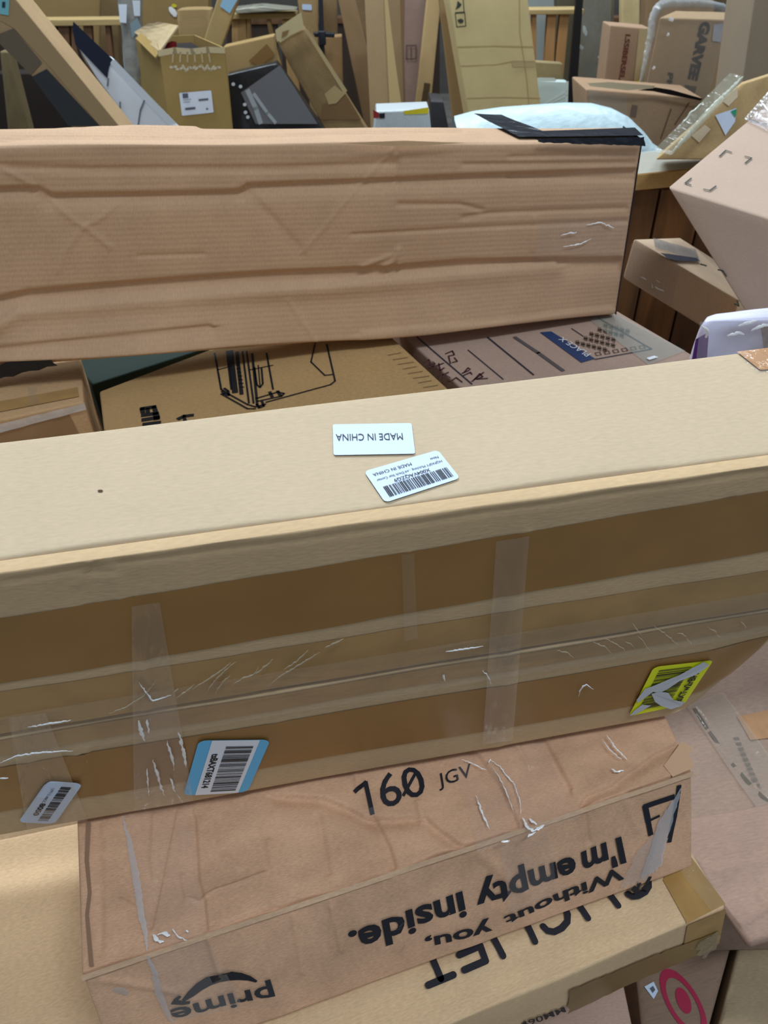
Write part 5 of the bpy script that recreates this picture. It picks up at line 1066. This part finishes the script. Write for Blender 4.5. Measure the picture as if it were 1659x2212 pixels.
R_, C_, s_ = pbox('brown carton behind the black film bag', [zb2(5, 300), zb2(330, 228), zb2(350, 430), zb2(30, 500)], 3.86, card((170, 140, 92), stain=.06), .08)
lump('brown_tape_strip', [zb2(170, 390), zb2(285, 280), zb2(340, 350), zb2(240, 425)], s_, .003, plain('brown_tape', (140, 106, 62), .33, .5), R_)
R_, C_, s_ = pbox('carton with a small white sticker at the top, left of the black stand', [zb2(470, -100), zb2(612, -100), zb2(612, 330), zb2(520, 330)], 4.5, card((166, 136, 92)), .08)
sticker(s_, [zb2(510, 25), zb2(572, 28), zb2(574, 66), zb2(512, 62)], R_, r=.1, h=.003)
pbox('dim carton right of the black stand', [zb2(645, -100), zb2(735, -100), zb2(735, 400), zb2(645, 400)], 4.62, card((150, 122, 86)), .08)
pbox('brown carton low behind the black stand', [zb2(640, 240), zb2(765, 230), zb2(770, 470), zb2(690, 480)], 4.2, card((150, 118, 78)), .08)
# black stand
s_ = vy(4.06, 4); R_ = root('stand', 'thin black metal stand with a short crossbar, upper middle', 'stand', s_.base(*zb2(640, 500)) * (1, 1, 0))
def post(nm, q, y, zb=None):
    s = vy(y, 4); p = [s.base(*c) for c in q]
    if zb is not None: p[3], p[2] = to_z(p[0], p[3], zb), to_z(p[1], p[2], zb)
    bk = np.array([0, .03, 0]); hexa([p[3], p[2], p[1], p[0]] + [c + bk for c in (p[3], p[2], p[1], p[0])], (1, 1, 2), .004, plain('black_metal', (26, 30, 40), .4, .5), R_, nm)
post('pole', [zb2(612, -100), zb2(640, -100), zb2(652, 260), zb2(622, 260)], 4.06, 0.); post('crossbar', [zb2(580, 208), zb2(720, 212), zb2(718, 242), zb2(592, 238)], 4.04); post('collar', [zb2(612, 200), zb2(660, 200), zb2(664, 290), zb2(625, 290)], 4.03)
# film column with labels
sC = vy(4.05, 4); R_ = root('film_roll', 'crinkled clear film column with white labels standing left of the open carton', 'film roll', sC.base(*za(830, 520)) * (1, 1, 0))
tl, tr, br, bl = [sC.base(*p) for p in (za(742, -120), za(905, -120), za(885, 520), za(790, 520))]; bl, br = to_z(tl, bl, 0), to_z(tr, br, 0); bb = np.array([0, .08, 0])
hexa([bl, br, tr, tl, bl + bb, br + bb, tr + bb, tl + bb], (6, 4, 30), .02, plain('crinkled_film', (150, 148, 140), .15, .7, bump=1., bscale=16, noise=.3), R_, 'roll', wob=.006)
lump('white_label', [za(762, 25), za(815, 25), za(812, 145), za(770, 140)], sC, .014, plain('paper_label', (224, 230, 240), .5, .3), R_); lump('white_label', [za(850, 0), za(900, 0), za(900, 100), za(862, 98)], sC, .014, plain('paper_label', (214, 222, 230), .5, .3), R_)
lump('grey_patch', [za(835, 150), za(880, 110), za(908, 170), za(850, 240)], sC, .014, plain('blue_grey', (130, 150, 156), .3, .5), R_)
# film on the middle pallet
pbox('bundle of shiny film on the middle pallet', [zb2(75, 60), zb2(240, 40), zb2(480, 65), zb2(90, 90)], 4.55, plain('pale_film', (170, 168, 150), .2, .6, bump=1., bscale=12, noise=.3), .15, name='film_bundle', cat='film', zb=None) if True else None
# boxes of small goods at the foot of the panel
s_ = vy(2.70, 4)
R_, C_, s_ = pbox('small white package with a yellow stripe and red end just above the battered carton', [zb2(985, 712), zb2(1325, 698), zb2(1335, 800), zb2(975, 800)], 2.70, plain('white_package', (196, 204, 206), .3, .5, bump=.5), .12, name='package', cat='package')
lump('yellow_stripe', [zb2(1160, 708), zb2(1320, 685), zb2(1318, 725), zb2(1165, 730)], s_, .004, plain('yellow_label', (226, 206, 40), .5, .3), R_)
lump('red_end', [zb2(965, 700), zb2(1000, 720), zb2(1005, 752), zb2(968, 755)], s_, .004, plain('red_print', (158, 50, 50), .5, .3), R_)
lump('black_band', [zb2(1002, 725), zb2(1040, 722), zb2(1040, 755), zb2(1008, 756)], s_, .004, plain('black_print', (36, 36, 40), .5, .3), R_)
pbox('small dark grey crate at the foot of the large pale panel', [zb2(1335, 645), zb2(1415, 650), zb2(1445, 800), zb2(1335, 800)], 3.12, plain('dark_plastic', (52, 50, 52), .5, .4), .15, name='crate', cat='crate')
pbox('pale broken carton pieces at the left edge behind the leaning carton', [za(0, 330), za(60, 330), za(130, 600), za(20, 530)], 3.3, card((120, 104, 74)), .05, zb=0.)
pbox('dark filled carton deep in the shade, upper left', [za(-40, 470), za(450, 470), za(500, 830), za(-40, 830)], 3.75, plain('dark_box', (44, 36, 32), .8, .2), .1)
